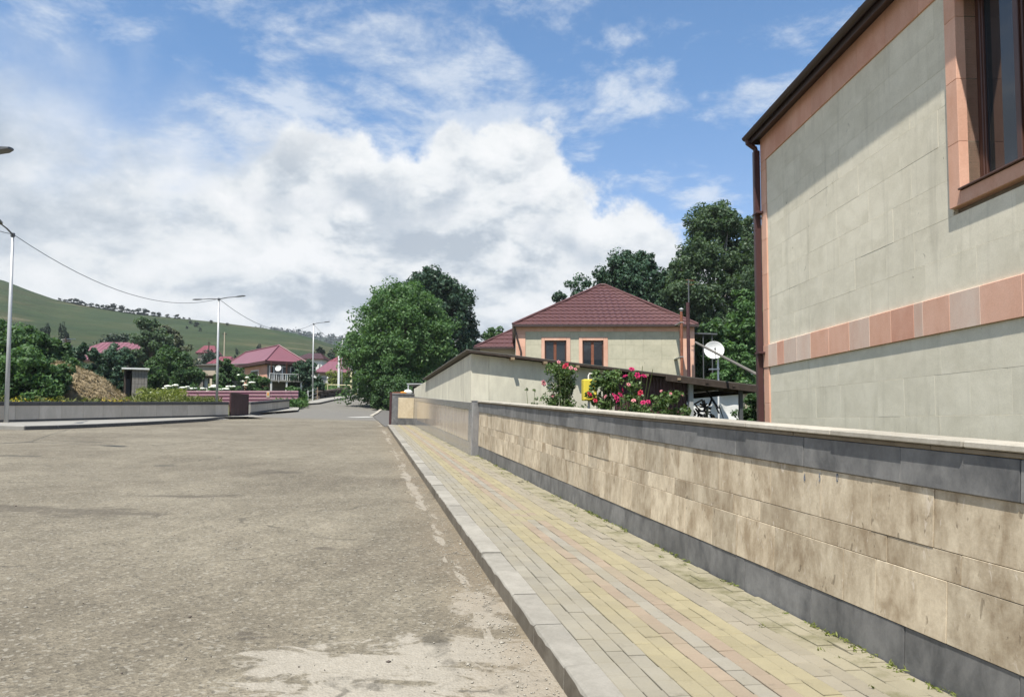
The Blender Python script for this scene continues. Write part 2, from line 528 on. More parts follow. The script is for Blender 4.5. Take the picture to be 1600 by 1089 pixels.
# ------------------------------------------------------------------ setting materials
def asphalt_material():
    m, nt, b = new_mat('asphalt', 0.92, 0.2)
    p = wpos(nt)
    n1 = nz(nt, p, 0.33, 7.0, 0.6, 0.4)
    n2 = nz(nt, vmth(nt, 'MULTIPLY', p, (3.2, 1.6, 1.0)), 1.0, 9.0, 0.68, 0.3)
    n3 = nz(nt, p, 16.0, 5.0, 0.65)
    vo = nd(nt, 'ShaderNodeTexVoronoi', Vector=p, Scale=62.0)
    vo2 = nd(nt, 'ShaderNodeTexVoronoi', Vector=p, Scale=42.0)
    c = ramp(nt, n1, [(0.36, (.128, .111, .083)), (0.66, (.196, .174, .131))])
    c = vary(nt, c, n2, 0.52, 1.48)
    c = vary(nt, c, n3, 0.60, 1.40)
    spk = nd(nt, 'ShaderNodeSeparateColor', Color=vo.outputs['Color']).outputs[0]
    c = vary(nt, c, spk, 0.78, 1.22)
    spk2 = nd(nt, 'ShaderNodeSeparateColor', Color=vo2.outputs['Color']).outputs[1]
    c = mix(nt, mth(nt, 'MULTIPLY', mapr(nt, spk2, .91, .94, 0, 1), 0.5), c, (.29, .27, .225))
    c = mix(nt, mth(nt, 'MULTIPLY', mapr(nt, spk2, .08, .05, 0, 1), 0.55), c, (.065, .06, .05))
    # pale patches of dried mortar by the kerb
    def spots(items, noise, amp, lo, hi):
        acc = None
        for px_, py_, rx, ry, rot in items:
            g = on_ground(px_, py_)
            q = blob(nt, p, g.x, g.y, rx, ry, rot)
            acc = q if acc is None else mth(nt, 'MAXIMUM', acc, q)
        f = mth(nt, 'ADD', acc, mth(nt, 'MULTIPLY', mth(nt, 'SUBTRACT', noise, 0.5), amp))
        f = mth(nt, 'MINIMUM', f, mth(nt, 'MULTIPLY', acc, 3.0))
        return mapr(nt, f, lo, hi, 0, 1, True)
    nm = nz(nt, vmth(nt, 'MULTIPLY', p, (2.6, 4.2, 1)), 1.0, 8.0, 0.66, 0.8)
    nm2 = nz(nt, vmth(nt, 'ADD', p, (9, 4, 0)), 2.6, 8.0, 0.7, 0.5)
    kd = R(102)
    pale = spots([(700, 1028, 1.6, .62, R(8)), (800, 1078, .9, .5, 0), (560, 1085, 1.0, .4, 0), (758, 945, .35, .85, R(10)), (860, 1050, .6, .5, 0), (500, 1045, .9, .35, 0)],
                 nm, 2.6, .38, .60)
    # crumbling mortar washed along the kerb, by distance from the kerb line
    k0, k1 = FR(0, t_kerb(0)), FR(10, t_kerb(10))
    kd_ = (k1 - k0); kd_.z = 0; kd_.normalize()
    rel = vmth(nt, 'SUBTRACT', p, (k0.x, k0.y, 0))
    def dotv(v):
        n_ = nt.nodes.new('ShaderNodeVectorMath'); n_.operation = 'DOT_PRODUCT'
        nt.links.new(rel, n_.inputs[0]); n_.inputs[1].default_value = v
        return n_.outputs['Value']
    along, away = dotv((kd_.x, kd_.y, 0)), dotv((-kd_.y, kd_.x, 0))
    kv = nd(nt, 'ShaderNodeCombineXYZ', X=mth(nt, 'MULTIPLY', along, 1.1), Y=mth(nt, 'MULTIPLY', away, 5.5), Z=0.0).outputs[0]
    kn = nz(nt, kv, 1.0, 9.0, 0.68, 0.6)
    kf = mth(nt, 'ADD', kn, mapr(nt, mth(nt, 'ABSOLUTE', mth(nt, 'SUBTRACT', away, 0.24)), 0.0, 0.42, 0.10, -0.30))
    kf = mth(nt, 'ADD', kf, mth(nt, 'MULTIPLY', mth(nt, 'SUBTRACT', nz(nt, p, .5, 2.0), .5), .30))
    pale2 = mapr(nt, kf, .585, .625, 0, 1, True)
    c = mix(nt, mth(nt, 'MULTIPLY', mth(nt, 'MAXIMUM', pale, pale2), 0.70), c, mix(nt, n3, (.27, .245, .20), (.40, .37, .315)))
    earth = mth(nt, 'MULTIPLY', mapr(nt, away, 0.05, 0.75, 1, 0, True), mapr(nt, n2, .36, .62, 0.3, 1))
    c = mix(nt, mth(nt, 'MULTIPLY', earth, 0.45), c, (.19, .145, .095))
    # dark stains and worn streaks
    dark = spots([(507, 856, .22, .16, 0), (380, 990, .17, .15, R(30)), (395, 996, .2, .06, R(20)), (215, 803, .75, .30, 0), (310, 775, 1.5, .32, R(12)), (20, 792, 1.6, .35, 0), (440, 738, .8, .6, 0), (130, 800, 1.6, .8, 0)],
                 nm, 1.8, .35, .75)
    c = mix(nt, mth(nt, 'MULTIPLY', dark, 0.62), c, (.072, .062, .05))
    dark_patches = spots([(592, 640, 1.7, .9, R(15)), (575, 631, 1.2, .6, 0), (20, 712, 1.6, .35, 0), (130, 690, 1.5, .2, 0), (250, 727, .8, .25, R(20))],  # darker patches of irregular outline, the largest by the driveway kerb
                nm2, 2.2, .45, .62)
    c = mix(nt, mth(nt, 'MULTIPLY', dark_patches, 0.55), c, (.055, .052, .046))
    # hairline cracks
    wv = vmth(nt, 'ADD', p, vmth(nt, 'MULTIPLY', nd(nt, 'ShaderNodeTexNoise', Vector=p, Scale=1.3, Detail=5.0).outputs[1], (1.4, 1.4, 0)))
    ce = nd(nt, 'ShaderNodeTexVoronoi', {'feature': 'DISTANCE_TO_EDGE'}, Vector=vmth(nt, 'MULTIPLY', wv, (.16, .36, 1)), Scale=1.0).outputs['Distance']
    cm = mth(nt, 'MULTIPLY', mapr(nt, ce, .004, .011, 1, 0), mapr(nt, n2, .47, .58, 0, 1))
    c = mix(nt, mth(nt, 'MULTIPLY', cm, 0.6), c, (.06, .055, .045))
    # the cleaner strip of road beyond the dusty square
    yy = nd(nt, 'ShaderNodeSeparateXYZ', Vector=p).outputs[1]
    far = mapr(nt, mth(nt, 'ADD', yy, mth(nt, 'MULTIPLY', n1, 3.0)), 41.0, 44.0, 0, 1, True)
    c = mix(nt, mth(nt, 'MULTIPLY', far, 0.8), c, vary(nt, (.155, .15, .138), n2, .85, 1.15))
    nt.links.new(c, b.inputs['Base Color'])
    h = mth(nt, 'ADD', mth(nt, 'MULTIPLY', vo.outputs['Distance'], 1.1), mth(nt, 'ADD', mth(nt, 'MULTIPLY', n3, 1.2), mth(nt, 'MULTIPLY', n2, 2.2)))
    bump(nt, b, h, 0.55, 0.010)
    return m

def paver_mat(name, col, moss=0.0):
    m, nt, b = new_mat('paver_' + name, 0.9, 0.2)
    v, r = ocoord(nt)
    p = wpos(nt)
    n = nz(nt, p, 3.0, 7.0, 0.65)
    nf = nz(nt, p, 70.0, 3.0, 0.7)
    gi = nt.nodes.new('ShaderNodeNewGeometry').outputs['Random Per Island']
    c = vary(nt, col, n, 0.72, 1.28)
    c = vary(nt, c, nf, 0.82, 1.18)
    c = vary(nt, c, r, 0.90, 1.10)
    c = vary(nt, c, gi, 0.90, 1.10)
    dust = mapr(nt, nz(nt, p, 1.1, 7.0, .65), .40, .66, .22, .68)
    c = mix(nt, dust, c, (.245, .218, .155))
    c = mix(nt, mapr(nt, nz(nt, p, 5.0, 6.0, .7), .60, .74, 0, .5), c, (.115, .10, .075))
    if moss:
        mm = mapr(nt, nz(nt, vmth(nt, 'ADD', p, (5, 5, 5)), 2.4, 8.0, .7), .50, .62, 0, moss)
        c = mix(nt, mm, c, (.115, .11, .055))
    nt.links.new(c, b.inputs['Base Color'])
    bump(nt, b, nf, 0.25, 0.004)
    return m

M = {}
M['asphalt'] = asphalt_material()
PAV = {'g': paver_mat('grey', (.228, .215, .182)), 'y': paver_mat('yellow', (.262, .228, .138)), 'p': paver_mat('pink', (.252, .192, .145)),
       'l': paver_mat('light', (.24, .225, .195)), 'm': paver_mat('mauve', (.228, .205, .165)), 'o': paver_mat('olive', (.235, .215, .155), 0.7)}
M['joint'] = plain('joint_sand', (.055, .05, .035), 0.95, 0.1, var=0.2, scale=9)
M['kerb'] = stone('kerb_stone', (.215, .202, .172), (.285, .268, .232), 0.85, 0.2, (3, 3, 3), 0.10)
M['kerb_shade_face'] = stone('kerb_stone_shade_face', (.115, .098, .075), (.175, .155, .122), 0.9, 0.15, (3, 3, 3), 0.10)  # darker, browner kerb copy: the street face's shade is put into its colour
M['travertine'] = stone('travertine', (.285, .220, .145), (.56, .48, .355), 0.6, 0.3, (3.8, 3.8, 1.9), 0.17, pits=0.6)
M['travertine_polished'] = stone('travertine_polished', (.33, .27, .205), (.44, .37, .29), 0.10, 0.6, (5, 5, 1.2), 0.10, bmp=0.02)
M['basalt'] = stone('basalt', (.082, .083, .085), (.185, .183, .178), 0.50, 0.35, (3, 3, 1.8), 0.14, drip=0.65, bmp=0.1)
M['basalt_polished'] = stone('basalt_polished', (.15, .15, .155), (.235, .23, .225), 0.16, 0.5, (3, 3, 1.6), 0.10, drip=0.3, bmp=0.03)
M['coping'] = stone('pale_coping', (.31, .285, .235), (.42, .39, .33), 0.75, 0.25, (4, 4, 4), 0.12)
M['cross_panel'] = stone('bright_beige_panel', (.52, .42, .275), (.64, .54, .38), 0.6, 0.3, (3, 3, 3), 0.05)
M['mortar'] = plain('mortar', (.21, .175, .13), 0.95, 0.1, var=0.2, scale=12, bmp=0.3)
M['plaster'] = stone('pale_plaster', (.48, .455, .37), (.60, .575, .465), 0.9, 0.15, (1.6, 1.6, .8), 0.06, drip=0.2, worn=.35)
M['tuff'] = stone('pale_green_tuff', (.615, .57, .45), (.735, .685, .555), 0.9, 0.15, (1.3, 1.3, 1.9), 0.04, bmp=0.18, worn=.42)
M['tuff_cream'] = stone('cream_tuff', (.42, .40, .30), (.51, .48, .365), 0.9, 0.15, (1.3, 1.3, 1.9), 0.04, bmp=0.18, worn=.35)
M['tuff_pink'] = stone('pink_tuff', (.60, .335, .235), (.69, .43, .325), 0.9, 0.15, (1.2, 1.2, .7), 0.08)
M['tuff_pink_dark'] = stone('pink_tuff_weathered', (.56, .29, .205), (.645, .38, .285), 0.9, 0.15, (1.2, 1.2, .7), 0.10)
M['tuff_white'] = stone('whitish_pink_tuff', (.61, .42, .33), (.67, .53, .44), 0.9, 0.15, (1.8, 1.8, .7), 0.10)
M['brown_metal'] = plain('dark_brown_metal', (.052, .034, .030), 0.35, 0.5, var=0.12, scale=2)
M['maroon_metal'] = plain('maroon_metal', (.060, .026, .026), 0.45, 0.45, var=0.18, scale=3)
M['maroon_dull'] = plain('dull_maroon_metal', (.060, .026, .027), 0.55, 0.35, var=0.25, scale=3)
M['rust'] = plain('rusty_metal', (.19, .075, .045), 0.8, 0.25, var=0.35, scale=12)
M['steel'] = plain('galvanised_steel', (.42, .43, .43), 0.45, 0.5, 0.25, var=0.10, scale=3)
M['dark_steel'] = plain('dark_steel', (.10, .105, .11), 0.45, 0.45, 0.2, var=0.10)
M['white_paint'] = plain('white_paint', (.68, .68, .66), 0.5, 0.4, var=0.06)
M['roof_brown'] = plain('brown_metal_tile', (.100, .046, .042), 0.42, 0.4, var=0.09, scale=1.2)
M['roof_pink'] = plain('faded_pink_roof', (.185, .075, .092), 0.45, 0.4, var=0.10, scale=.4)
M['roof_red'] = plain('red_roof', (.165, .045, .055), 0.5, 0.4, var=0.10, scale=.4)
M['old_sheet'] = plain('weathered_roof_sheet', (.13, .12, .105), 0.8, 0.25, var=0.25, scale=4)
M['dark_wood'] = plain('dark_wood', (.055, .042, .034), 0.85, 0.2, var=0.3, scale=8)
M['wood'] = plain('raw_wood', (.27, .20, .13), 0.85, 0.2, var=0.25, scale=8)
M['glass'] = plain('window_glass', (.018, .024, .030), 0.03, 0.75, var=0.05)
M['frame_brown'] = plain('brown_window_frame', (.075, .034, .024), 0.35, 0.45, var=0.12, scale=4)
M['yellow'] = plain('yellow_paint', (.66, .53, .06), 0.45, 0.4, var=0.08)
M['pale_yellow'] = plain('pale_yellow_paint', (.62, .58, .36), 0.55, 0.35, var=0.08)
M['cream_wall'] = plain('cream_wall', (.44, .38, .29), 0.9, 0.15, var=0.12, scale=1.5)
M['white_wall'] = plain('whitewash', (.62, .62, .60), 0.9, 0.15, var=0.10, scale=3, bmp=0.6)
M['grey_block'] = plain('grey_block', (.20, .185, .165), 0.95, 0.15, var=0.22, scale=3, bmp=0.5)
M['dark_stone'] = plain('dark_rubble', (.105, .085, .075), 0.95, 0.15, var=0.3, scale=3, bmp=0.6)
M['concrete'] = plain('concrete', (.26, .25, .225), 0.9, 0.2, var=0.15, scale=3, bmp=0.2)
M['left_panel'] = stone('beige_panel', (.46, .41, .335), (.55, .49, .41), 0.8, 0.2, (2, 2, .8), 0.10)
M['left_dark'] = plain('dark_slab', (.085, .083, .080), 0.75, 0.25, var=0.15, scale=3)
M['blue_mark'] = plain('faded_blue_paint', (.12, .145, .20), 0.8, 0.2, var=0.35, scale=40)
M['black'] = plain('black_plastic', (.018, .018, .02), 0.5, 0.4)
M['bark'] = plain('bark', (.13, .105, .08), 0.95, 0.1, var=0.3, scale=10, bmp=0.6)
M['bark_pale'] = plain('pale_bark', (.27, .25, .22), 0.9, 0.15, var=0.25, scale=8, bmp=0.4)
M['stem'] = plain('green_stem', (.10, .13, .045), 0.7, 0.2)
M['hay'] = plain('hay', (.235, .185, .115), 0.95, 0.1, var=0.3, scale=5, bmp=0.8)
M['straw'] = leaf_mat('straw', (.17, .13, .075), (.38, .30, .18), 0.1)
M['leaf_bright'] = leaf_mat('leaf_bright', (.030, .068, .026), (.074, .132, .046))
M['leaf_mid'] = leaf_mat('leaf_mid', (.028, .060, .026), (.066, .115, .045))
M['leaf_dark'] = leaf_mat('leaf_dark', (.018, .042, .027), (.045, .080, .046), 0.2)
M['leaf_blue'] = leaf_mat('leaf_bluish', (.032, .060, .034), (.085, .125, .070))
M['leaf_grey'] = leaf_mat('leaf_greyish', (.055, .065, .045), (.115, .125, .085))
M['leaf_yellow'] = leaf_mat('leaf_yellowish', (.075, .095, .022), (.16, .18, .05))
M['leaf_rose'] = leaf_mat('leaf_rose', (.035, .075, .020), (.12, .18, .06), 0.2, 0.4)
M['leaf_far'] = leaf_mat('leaf_far', (.014, .028, .018), (.030, .050, .030), 0.06)
M['grass'] = leaf_mat('grass', (.06, .085, .025), (.19, .20, .075))
M['flower_yellow'] = leaf_mat('flower_yellow', (.45, .36, .02), (.65, .52, .05), 0.15)
M['bloom_red'] = plain('red_bloom', (.33, .012, .035), 0.6, 0.25, var=0.2, scale=30)
M['bloom_magenta'] = plain('magenta_bloom', (.36, .012, .085), 0.6, 0.25, var=0.2, scale=30)
M['bloom_pink'] = plain('pink_bloom', (.50, .19, .21), 0.6, 0.25, var=0.2, scale=30)
M['bloom_white'] = plain('white_bloom', (.70, .72, .62), 0.7, 0.2, var=0.15, scale=10)
M['orange'] = plain('orange_cloth', (.55, .22, .04), 0.8, 0.2)

def grass_ground(name, c1, c2, c3, scale=0.05):
    m, nt, b = new_mat(name, 0.95, 0.1)
    p = wpos(nt)
    n1 = nz(nt, p, scale, 8.0, 0.6, 0.5)
    n2 = nz(nt, p, scale * 7, 8.0, 0.7)
    n3 = nz(nt, vmth(nt, 'MULTIPLY', p, (.02, .02, .25)), 1.0, 5.0, .6, .5)
    c = ramp(nt, n1, [(0.35, c1), (0.55, c2), (0.72, c3)])
    c = vary(nt, c, n2, 0.65, 1.35)
    c = vary(nt, c, n3, 0.75, 1.25)
    nt.links.new(c, b.inputs['Base Color'])
    bump(nt, b, n2, 0.6, 0.4 * .05 / scale)
    return m
M['ground'] = grass_ground('meadow_ground', (.060, .075, .024), (.090, .095, .035), (.135, .115, .060), 0.12)
def hill_material():
    m, nt, b = new_mat('hill_grass', 0.95, 0.1)
    p = wpos(nt)
    n1 = nz(nt, p, .018, 8.0, .62, .5)
    n2 = nz(nt, vmth(nt, 'MULTIPLY', p, (.10, .10, .5)), 1.0, 9.0, .68, .3)
    n3 = nz(nt, vmth(nt, 'MULTIPLY', p, (.012, .012, .22)), 1.0, 6.0, .6, .8)
    n4 = nz(nt, p, .35, 5.0, .7)
    c = ramp(nt, n1, [(.36, (.027, .046, .021)), (.52, (.038, .053, .023)), (.66, (.068, .067, .033))])
    c = vary(nt, c, n2, .5, 1.5)
    c = vary(nt, c, n3, .62, 1.38)
    c = mix(nt, mth(nt, 'MULTIPLY', mapr(nt, n4, .62, .70, 0, 1), .55), c, (.022, .036, .018))
    bare = mth(nt, 'MULTIPLY', mapr(nt, n3, .60, .66, 0, 1), mapr(nt, n1, .5, .62, 0, 1))
    c = mix(nt, mth(nt, 'MULTIPLY', bare, .5), c, (.15, .125, .085))
    nt.links.new(c, b.inputs['Base Color'])
    bump(nt, b, n2, .8, 2.0)
    return m
M['hill'] = hill_material()
M['far_hill'] = grass_ground('wooded_hill', (.020, .034, .022), (.028, .045, .026), (.050, .065, .032), 0.02)

# ------------------------------------------------------------------ ground, hills
def grid_mesh(name, xs, ys, zf, m, kind='structure', smooth=True):
    V = np.array([(x, y, zf(x, y)) for y in ys for x in xs], dtype=np.float64)
    nx, ny = len(xs), len(ys)
    i = np.arange(nx - 1)[None, :] + nx * np.arange(ny - 1)[:, None]
    F = np.stack([i, i + 1, i + nx + 1, i + nx], -1).reshape(-1, 4)
    o = link(name, np_mesh(name, V, F, m, smooth))
    return tag(o, kind=kind)

ys = [-400, -200, -100, -60, -30, -15] + list(np.arange(-8, 60, 2.0)) + list(np.arange(60, 160, 5.0)) + [160, 180, 220, 300, 420, 600, 900, 1400, 2200, 3500]
xs = [-3500, -1500, -700, -300, -160, -100, -70, -45] + list(np.arange(-36, 17, 4.0)) + [14.0, 20, 30, 45, 70, 120, 250, 600, 1500, 3500]
xs = sorted(set(xs))
grid_mesh('ground', xs, ys, lambda x, y: G(x, y) - 0.06, M['ground'])

HILL = [(-3200, 300), (-1800, 330), (-900, 400), (-500, 385), (-250, 400), (-100, 414), (0, 437), (40, 453), (80, 467), (130, 477), (200, 489), (265, 496), (330, 502), (400, 511), (460, 521), (500, 532), (540, 545), (600, 556), (700, 566), (800, 575), (1000, 582), (1400, 590), (2200, 560), (4000, 520)]
FAR = [(-3200, 520), (-800, 540), (-200, 540), (200, 528), (380, 517), (440, 517), (480, 522), (530, 530), (600, 538), (700, 548), (900, 560), (1200, 566), (2000, 540), (4000, 500)]
def curve(tab, x):
    return float(np.interp(x, [a for a, b in tab], [b for a, b in tab]))
def hill(name, tab, y0, yc, m, bumpy=0.0, curvep=1.25, n=150):
    cols = sorted(set(list(np.linspace(-3000, 3800, 70)) + list(np.linspace(-120, 860, n))))
    rows = [0.0, .04, .09, .15, .22, .30, .38, .46, .54, .62, .7, .78, .85, .91, .96, 1.0, 1.06, 1.15, 1.3, 1.6]
    V = []
    for r in rows:
        for c in cols:
            y = y0 + (yc - y0) * r
            x = (c - PCX) / FOC * y
            zc = EYE + (HOR - curve(tab, c)) / FOC * yc
            zg = G(x, y0) - 0.4
            t = min(r, 1.0)
            z = zg + (zc - zg) * t ** curvep
            if r > 1: z -= (r - 1) * (zc - zg) * 0.5
            z += mnoise.noise(Vector((x * .02, y * .02, 3.3))) * 2.2 * min(1, 4 * t) * (1 - t * .85) * (yc / 400)
            z += bumpy * mnoise.noise(Vector((x * .05, y * .05, 9.1))) * t
            V.append((x, y, z))
    V = np.array(V)
    nx, ny = len(cols), len(rows)
    i = np.arange(nx - 1)[None, :] + nx * np.arange(ny - 1)[:, None]
    F = np.stack([i, i + 1, i + nx + 1, i + nx], -1).reshape(-1, 4)
    return tag(link(name, np_mesh(name, V, F, m, True)), kind='structure')
HILL_Y0, HILL_YC = 135.0, 420.0
hill('hill', HILL, HILL_Y0, HILL_YC, M['hill'])
hill('wooded_hill', FAR, 500.0, 1300.0, M['far_hill'], 2.0, 1.1, 90)
def hill_z(px, y):
    zc = EYE + (HOR - curve(HILL, px)) / FOC * HILL_YC
    x = (px - PCX) / FOC * y
    zg = G(x, HILL_Y0) - 0.4
    t = (y - HILL_Y0) / (HILL_YC - HILL_Y0)
    return zg + (zc - zg) * t ** 1.25

# ------------------------------------------------------------------ left kerb line and the road
LK = [on_ground(38, 672), on_ground(90, 670.5), on_ground(150, 668), on_ground(230, 664), on_ground(320, 658.5), on_ground(385, 651)]
LK2 = [on_ground(388, 650.5), on_ground(423, 645.5), on_ground(468, 638)]
LK3 = [on_ground(474, 633.5), on_ground(500, 631.5), on_ground(521, 626.5), on_ground(553, 621.5), on_ground(573, 619)]
LEFT = LK + LK2 + LK3
ly = [p.y for p in LEFT]
lx = [p.x for p in LEFT]
def road_left(y):
    return -70.0 if y < LK[0].y else float(np.interp(y, ly, lx)) - 0.05
def road_right(y):
    s = (y - O3.y) / AX.y
    k = FR(s, t_kerb(s), 0)
    if s < S_END - 0.3:
        return k.x + 0.1
    e = FR(S_END, t_kerb(S_END), 0)
    return float(np.interp(y, [e.y, e.y + 8, e.y + 10, 70, 110], [e.x + .1, e.x + 3.5, e.x + 4.5, -6.5, -13.5]))
yr = list(np.arange(-12, LK[0].y - .3, 0.8)) + [LK[0].y - 1e-4, LK[0].y + 1e-4] + list(np.arange(LK[0].y + .6, 112, 1.2))
V, F = [], []
NC = 26
for y in yr:
    a, b_ = road_left(y), road_right(y)
    for k in range(NC):
        x = a + (b_ - a) * k / (NC - 1)
        V.append((x, y, G(x, y) + 0.012 * mnoise.noise(Vector((x * .35, y * .35, 0))) * (1 if 0 < k < NC - 1 else 0) * max(0.0, min(1.0, (24 - y) / 6))))
for j in range(len(yr) - 1):
    if yr[j + 1] - yr[j] < .01: continue             # the square ends here, the street goes on narrower
    for k in range(NC - 1):
        i = j * NC + k
        F.append((i, i + 1, i + NC + 1, i + NC))
tag(link('road', np_mesh('road', np.array(V), np.array(F), M['asphalt'], True)), kind='structure')

# ------------------------------------------------------------------ right sidewalk: slab, pavers, kerb stones
mb = MB()
mb.slab([(S0, 0.02, -0.010), (S_END, 0.02, -0.010), (S_END, t_kerb(S_END) - .12, -0.010), (S0, t_kerb(S0) - .12, -0.010)], 0.12)
me = mb.mesh('sidewalk', M['joint'])
sidewalk = link('sidewalk', me)
if me.polygons[0].normal.z < 0:
    me.flip_normals()
sidewalk.matrix_world = FM
tag(sidewalk, kind='structure')
PW, PLN, KW = 0.1, 0.2, 0.19
ROWS = list('gggyyplpyymmooo')
NR = len(ROWS)
def paver_shape(mb, cx, cy, l, w, dz, c=0.0045):
    x0, x1, y0, y1 = cx - l / 2, cx + l / 2, cy - w / 2, cy + w / 2
    vs = [(x0, y0, -.06), (x1, y0, -.06), (x1, y1, -.06), (x0, y1, -.06), (x0, y0, dz - c), (x1, y0, dz - c), (x1, y1, dz - c), (x0, y1, dz - c),
          (x0 + c, y0 + c, dz), (x1 - c, y0 + c, dz), (x1 - c, y1 - c, dz), (x0 + c, y1 - c, dz)]
    mb.add(vs, [(8, 9, 10, 11), (0, 1, 5, 4), (1, 2, 6, 5), (2, 3, 7, 6), (3, 0, 4, 7), (4, 5, 9, 8), (5, 6, 10, 9), (6, 7, 11, 10), (7, 4, 8, 11)])
pav_me = {k: MB() for k in PAV}
for k in PAV:
    paver_shape(pav_me[k], 0, 0, PLN - .006, PW - .005, 0)
    pav_me[k] = pav_me[k].mesh('paver', PAV[k])
motif_s = loc_of(on_walk(835, 806)).x
cells = []
for r, ck in enumerate(ROWS):
    s = S0 + rng.uniform(0, .2) + (0.1 if r % 2 else 0)
    while s < S_END - .1:
        k = ck
        u = (s - motif_s)
        if r in (3, 4, 5, 6, 7, 8, 9):
            if abs(u) < .42: k = 'y'
            if abs(u) < .12 and r in (5, 6, 7): k = 'p'
        wf = 1.0
        cells.append((s + PLN / 2, r, k))
        s += PLN
cells.sort(key=lambda c: abs(c[0] - 0.0) if c[0] > -0.6 else 99)
far_mb, far_mat, pk = MB(), [], list(PAV)
def row_t(s, r):
    ti = t_kerb(s) - KW
    w = (ti - 0.012) / NR
    return ti - (r + .5) * w, w
for i, (s, r, k) in enumerate(cells):
    t, w = row_t(s, r)
    dz = rng.normal(0, .0022) + (rng.normal(0, .003) if k == 'o' else 0)
    if i < 300:
        o = link('paver', pav_me[k], sidewalk, (s, t, dz))
        o.scale = (1, w / PW, 1)
        o.rotation_euler = (rng.normal(0, .008), rng.normal(0, .006), math.atan2(t_kerb(s + 1) - t_kerb(s), 1) * (1 - r / NR) + rng.normal(0, .006))
    else:
        b0 = len(far_mb.f)
        paver_shape(far_mb, s, t, PLN - .006, w - .005, dz)
        far_mat += [pk.index(k)] * (len(far_mb.f) - b0)
o = far_mb.build('paver_rows', [PAV[k] for k in pk], sidewalk)
o.data.polygons.foreach_set('material_index', far_mat)
tag(o, kind='stuff')

kerb = tag(link('kerb', MB().box(S0, S_END, -.02, .02, -.30, -.17).mesh('kerb', M['concrete'])), kind='structure')
kerb.matrix_world = FM
kerb_ang = math.atan2(KB.y - KA.y, KB.x - KA.x)
kerb.data.transform(Matrix.Translation((0, t_kerb(0) - .1, 0)) @ Matrix.Rotation(kerb_ang, 4, 'Z'))
def kerb_stone(parent, s, l, face=0.165, w=KW, chips=True, mat='kerb'):
    mbk = MB()
    nseg = 7
    vs, fs = [], []
    for i in range(nseg + 1):
        x = s + .006 + (l - .012) * i / nseg
        ch = max(0.0, rng.normal(0.004, .006)) if chips else .004
        if chips and rng.random() < .08: ch += .016
        c = 0.012 + ch
        tk = t_kerb(x) if parent is kerb else w
        dz = 0.004
        prof = [(tk - w + .003, -face - .1), (tk - w + .003, dz - .004), (tk - w + .007, dz), (tk - c, dz), (tk - c * .35, dz - c * .4), (tk, dz - c * 1.0), (tk + .004, -face - .1)]
        vs += [(x, a, b_) for a, b_ in prof]
    n = 7
    for i in range(nseg):
        for k in range(n - 1):
            fs.append((i * n + k, i * n + k + 1, (i + 1) * n + k + 1, (i + 1) * n + k)[::-1])
    fs.append(tuple(range(n))[::-1])
    fs.append(tuple(nseg * n + k for k in range(n)))
    mbk.add(vs, fs)
    o = mbk.build('kerb_stone', [M[mat], M['kerb_shade_face']], parent)
    o.data.polygons.foreach_set('material_index', [1 if (k % (n - 1)) == n - 2 and k < nseg * (n - 1) else 0 for k in range(len(o.data.polygons))])  # street-side faces take the copy with shade in its colour
    o.location.z = rng.normal(0, .003)
    return o
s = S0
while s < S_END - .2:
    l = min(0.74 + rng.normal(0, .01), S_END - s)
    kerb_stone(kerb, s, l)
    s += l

# ------------------------------------------------------------------ tiled garden wall along the sidewalk
garden_wall = thing('garden_wall', 'long low garden wall of beige travertine tiles with dark basalt plinth, band and pale coping along the sidewalk', 'wall')
garden_wall.matrix_world = FM
H0 = [0.0, .24, .565, .72, 1.035, 1.240, 1.268, 1.307]      # plinth, low row, narrow row, tall row, band, bed, coping
WS0 = -5.0
MB().box(WS0, LW, -.26, -.022, -.35, H0[6]).build('wall_core', M['mortar'], garden_wall)
def run(parent, name, m, z0, z1, y0, y1, lens, s0, s1, gap=.003, c=.004, jit=.0015):
    s = s0
    while s < s1 - .02:
        l = lens() if callable(lens) else lens
        if s1 - (s + l) < .12: l = s1 - s
        j = rng.normal(0, jit)
        MB().cbox(s + gap / 2, s + l - gap / 2, y0, y1 + j, z0 + gap / 2, z1 - gap / 2, c).build(name, m, parent)
        s += l
run(garden_wall, 'plinth_slab', M['basalt'], -.05, H0[1], -.021, .0, lambda: rng.uniform(.75, 1.1), WS0, LW - .01)
run(garden_wall, 'travertine_tile', M['travertine'], H0[1], H0[2], -.021, .006, lambda: rng.choice([.3, .42, .55, .62, .8]), WS0, LW - .01, .0025, .0025)
run(garden_wall, 'travertine_tile', M['travertine'], H0[2], H0[3], -.021, .006, lambda: rng.choice([.4, .55, .65, .75]), WS0, LW - .01, .0025, .0025)
run(garden_wall, 'travertine_tile', M['travertine'], H0[3], H0[4], -.021, .006, lambda: rng.choice([.35, .5, .62, .8]), WS0, LW - .01, .0025, .0025)
run(garden_wall, 'band_slab', M['basalt'], H0[4], H0[5], -.021, .020, lambda: rng.uniform(.7, 1.05), WS0, LW - .01)
run(garden_wall, 'bed_slab', M['mortar'], H0[5], H0[6], -.021, .026, 1.3, WS0, LW - .01)
run(garden_wall, 'coping_slab', M['coping'], H0[6], H0[7], -.31, .052, lambda: rng.uniform(.85, 1.1), WS0, LW, .004, .006, .003)
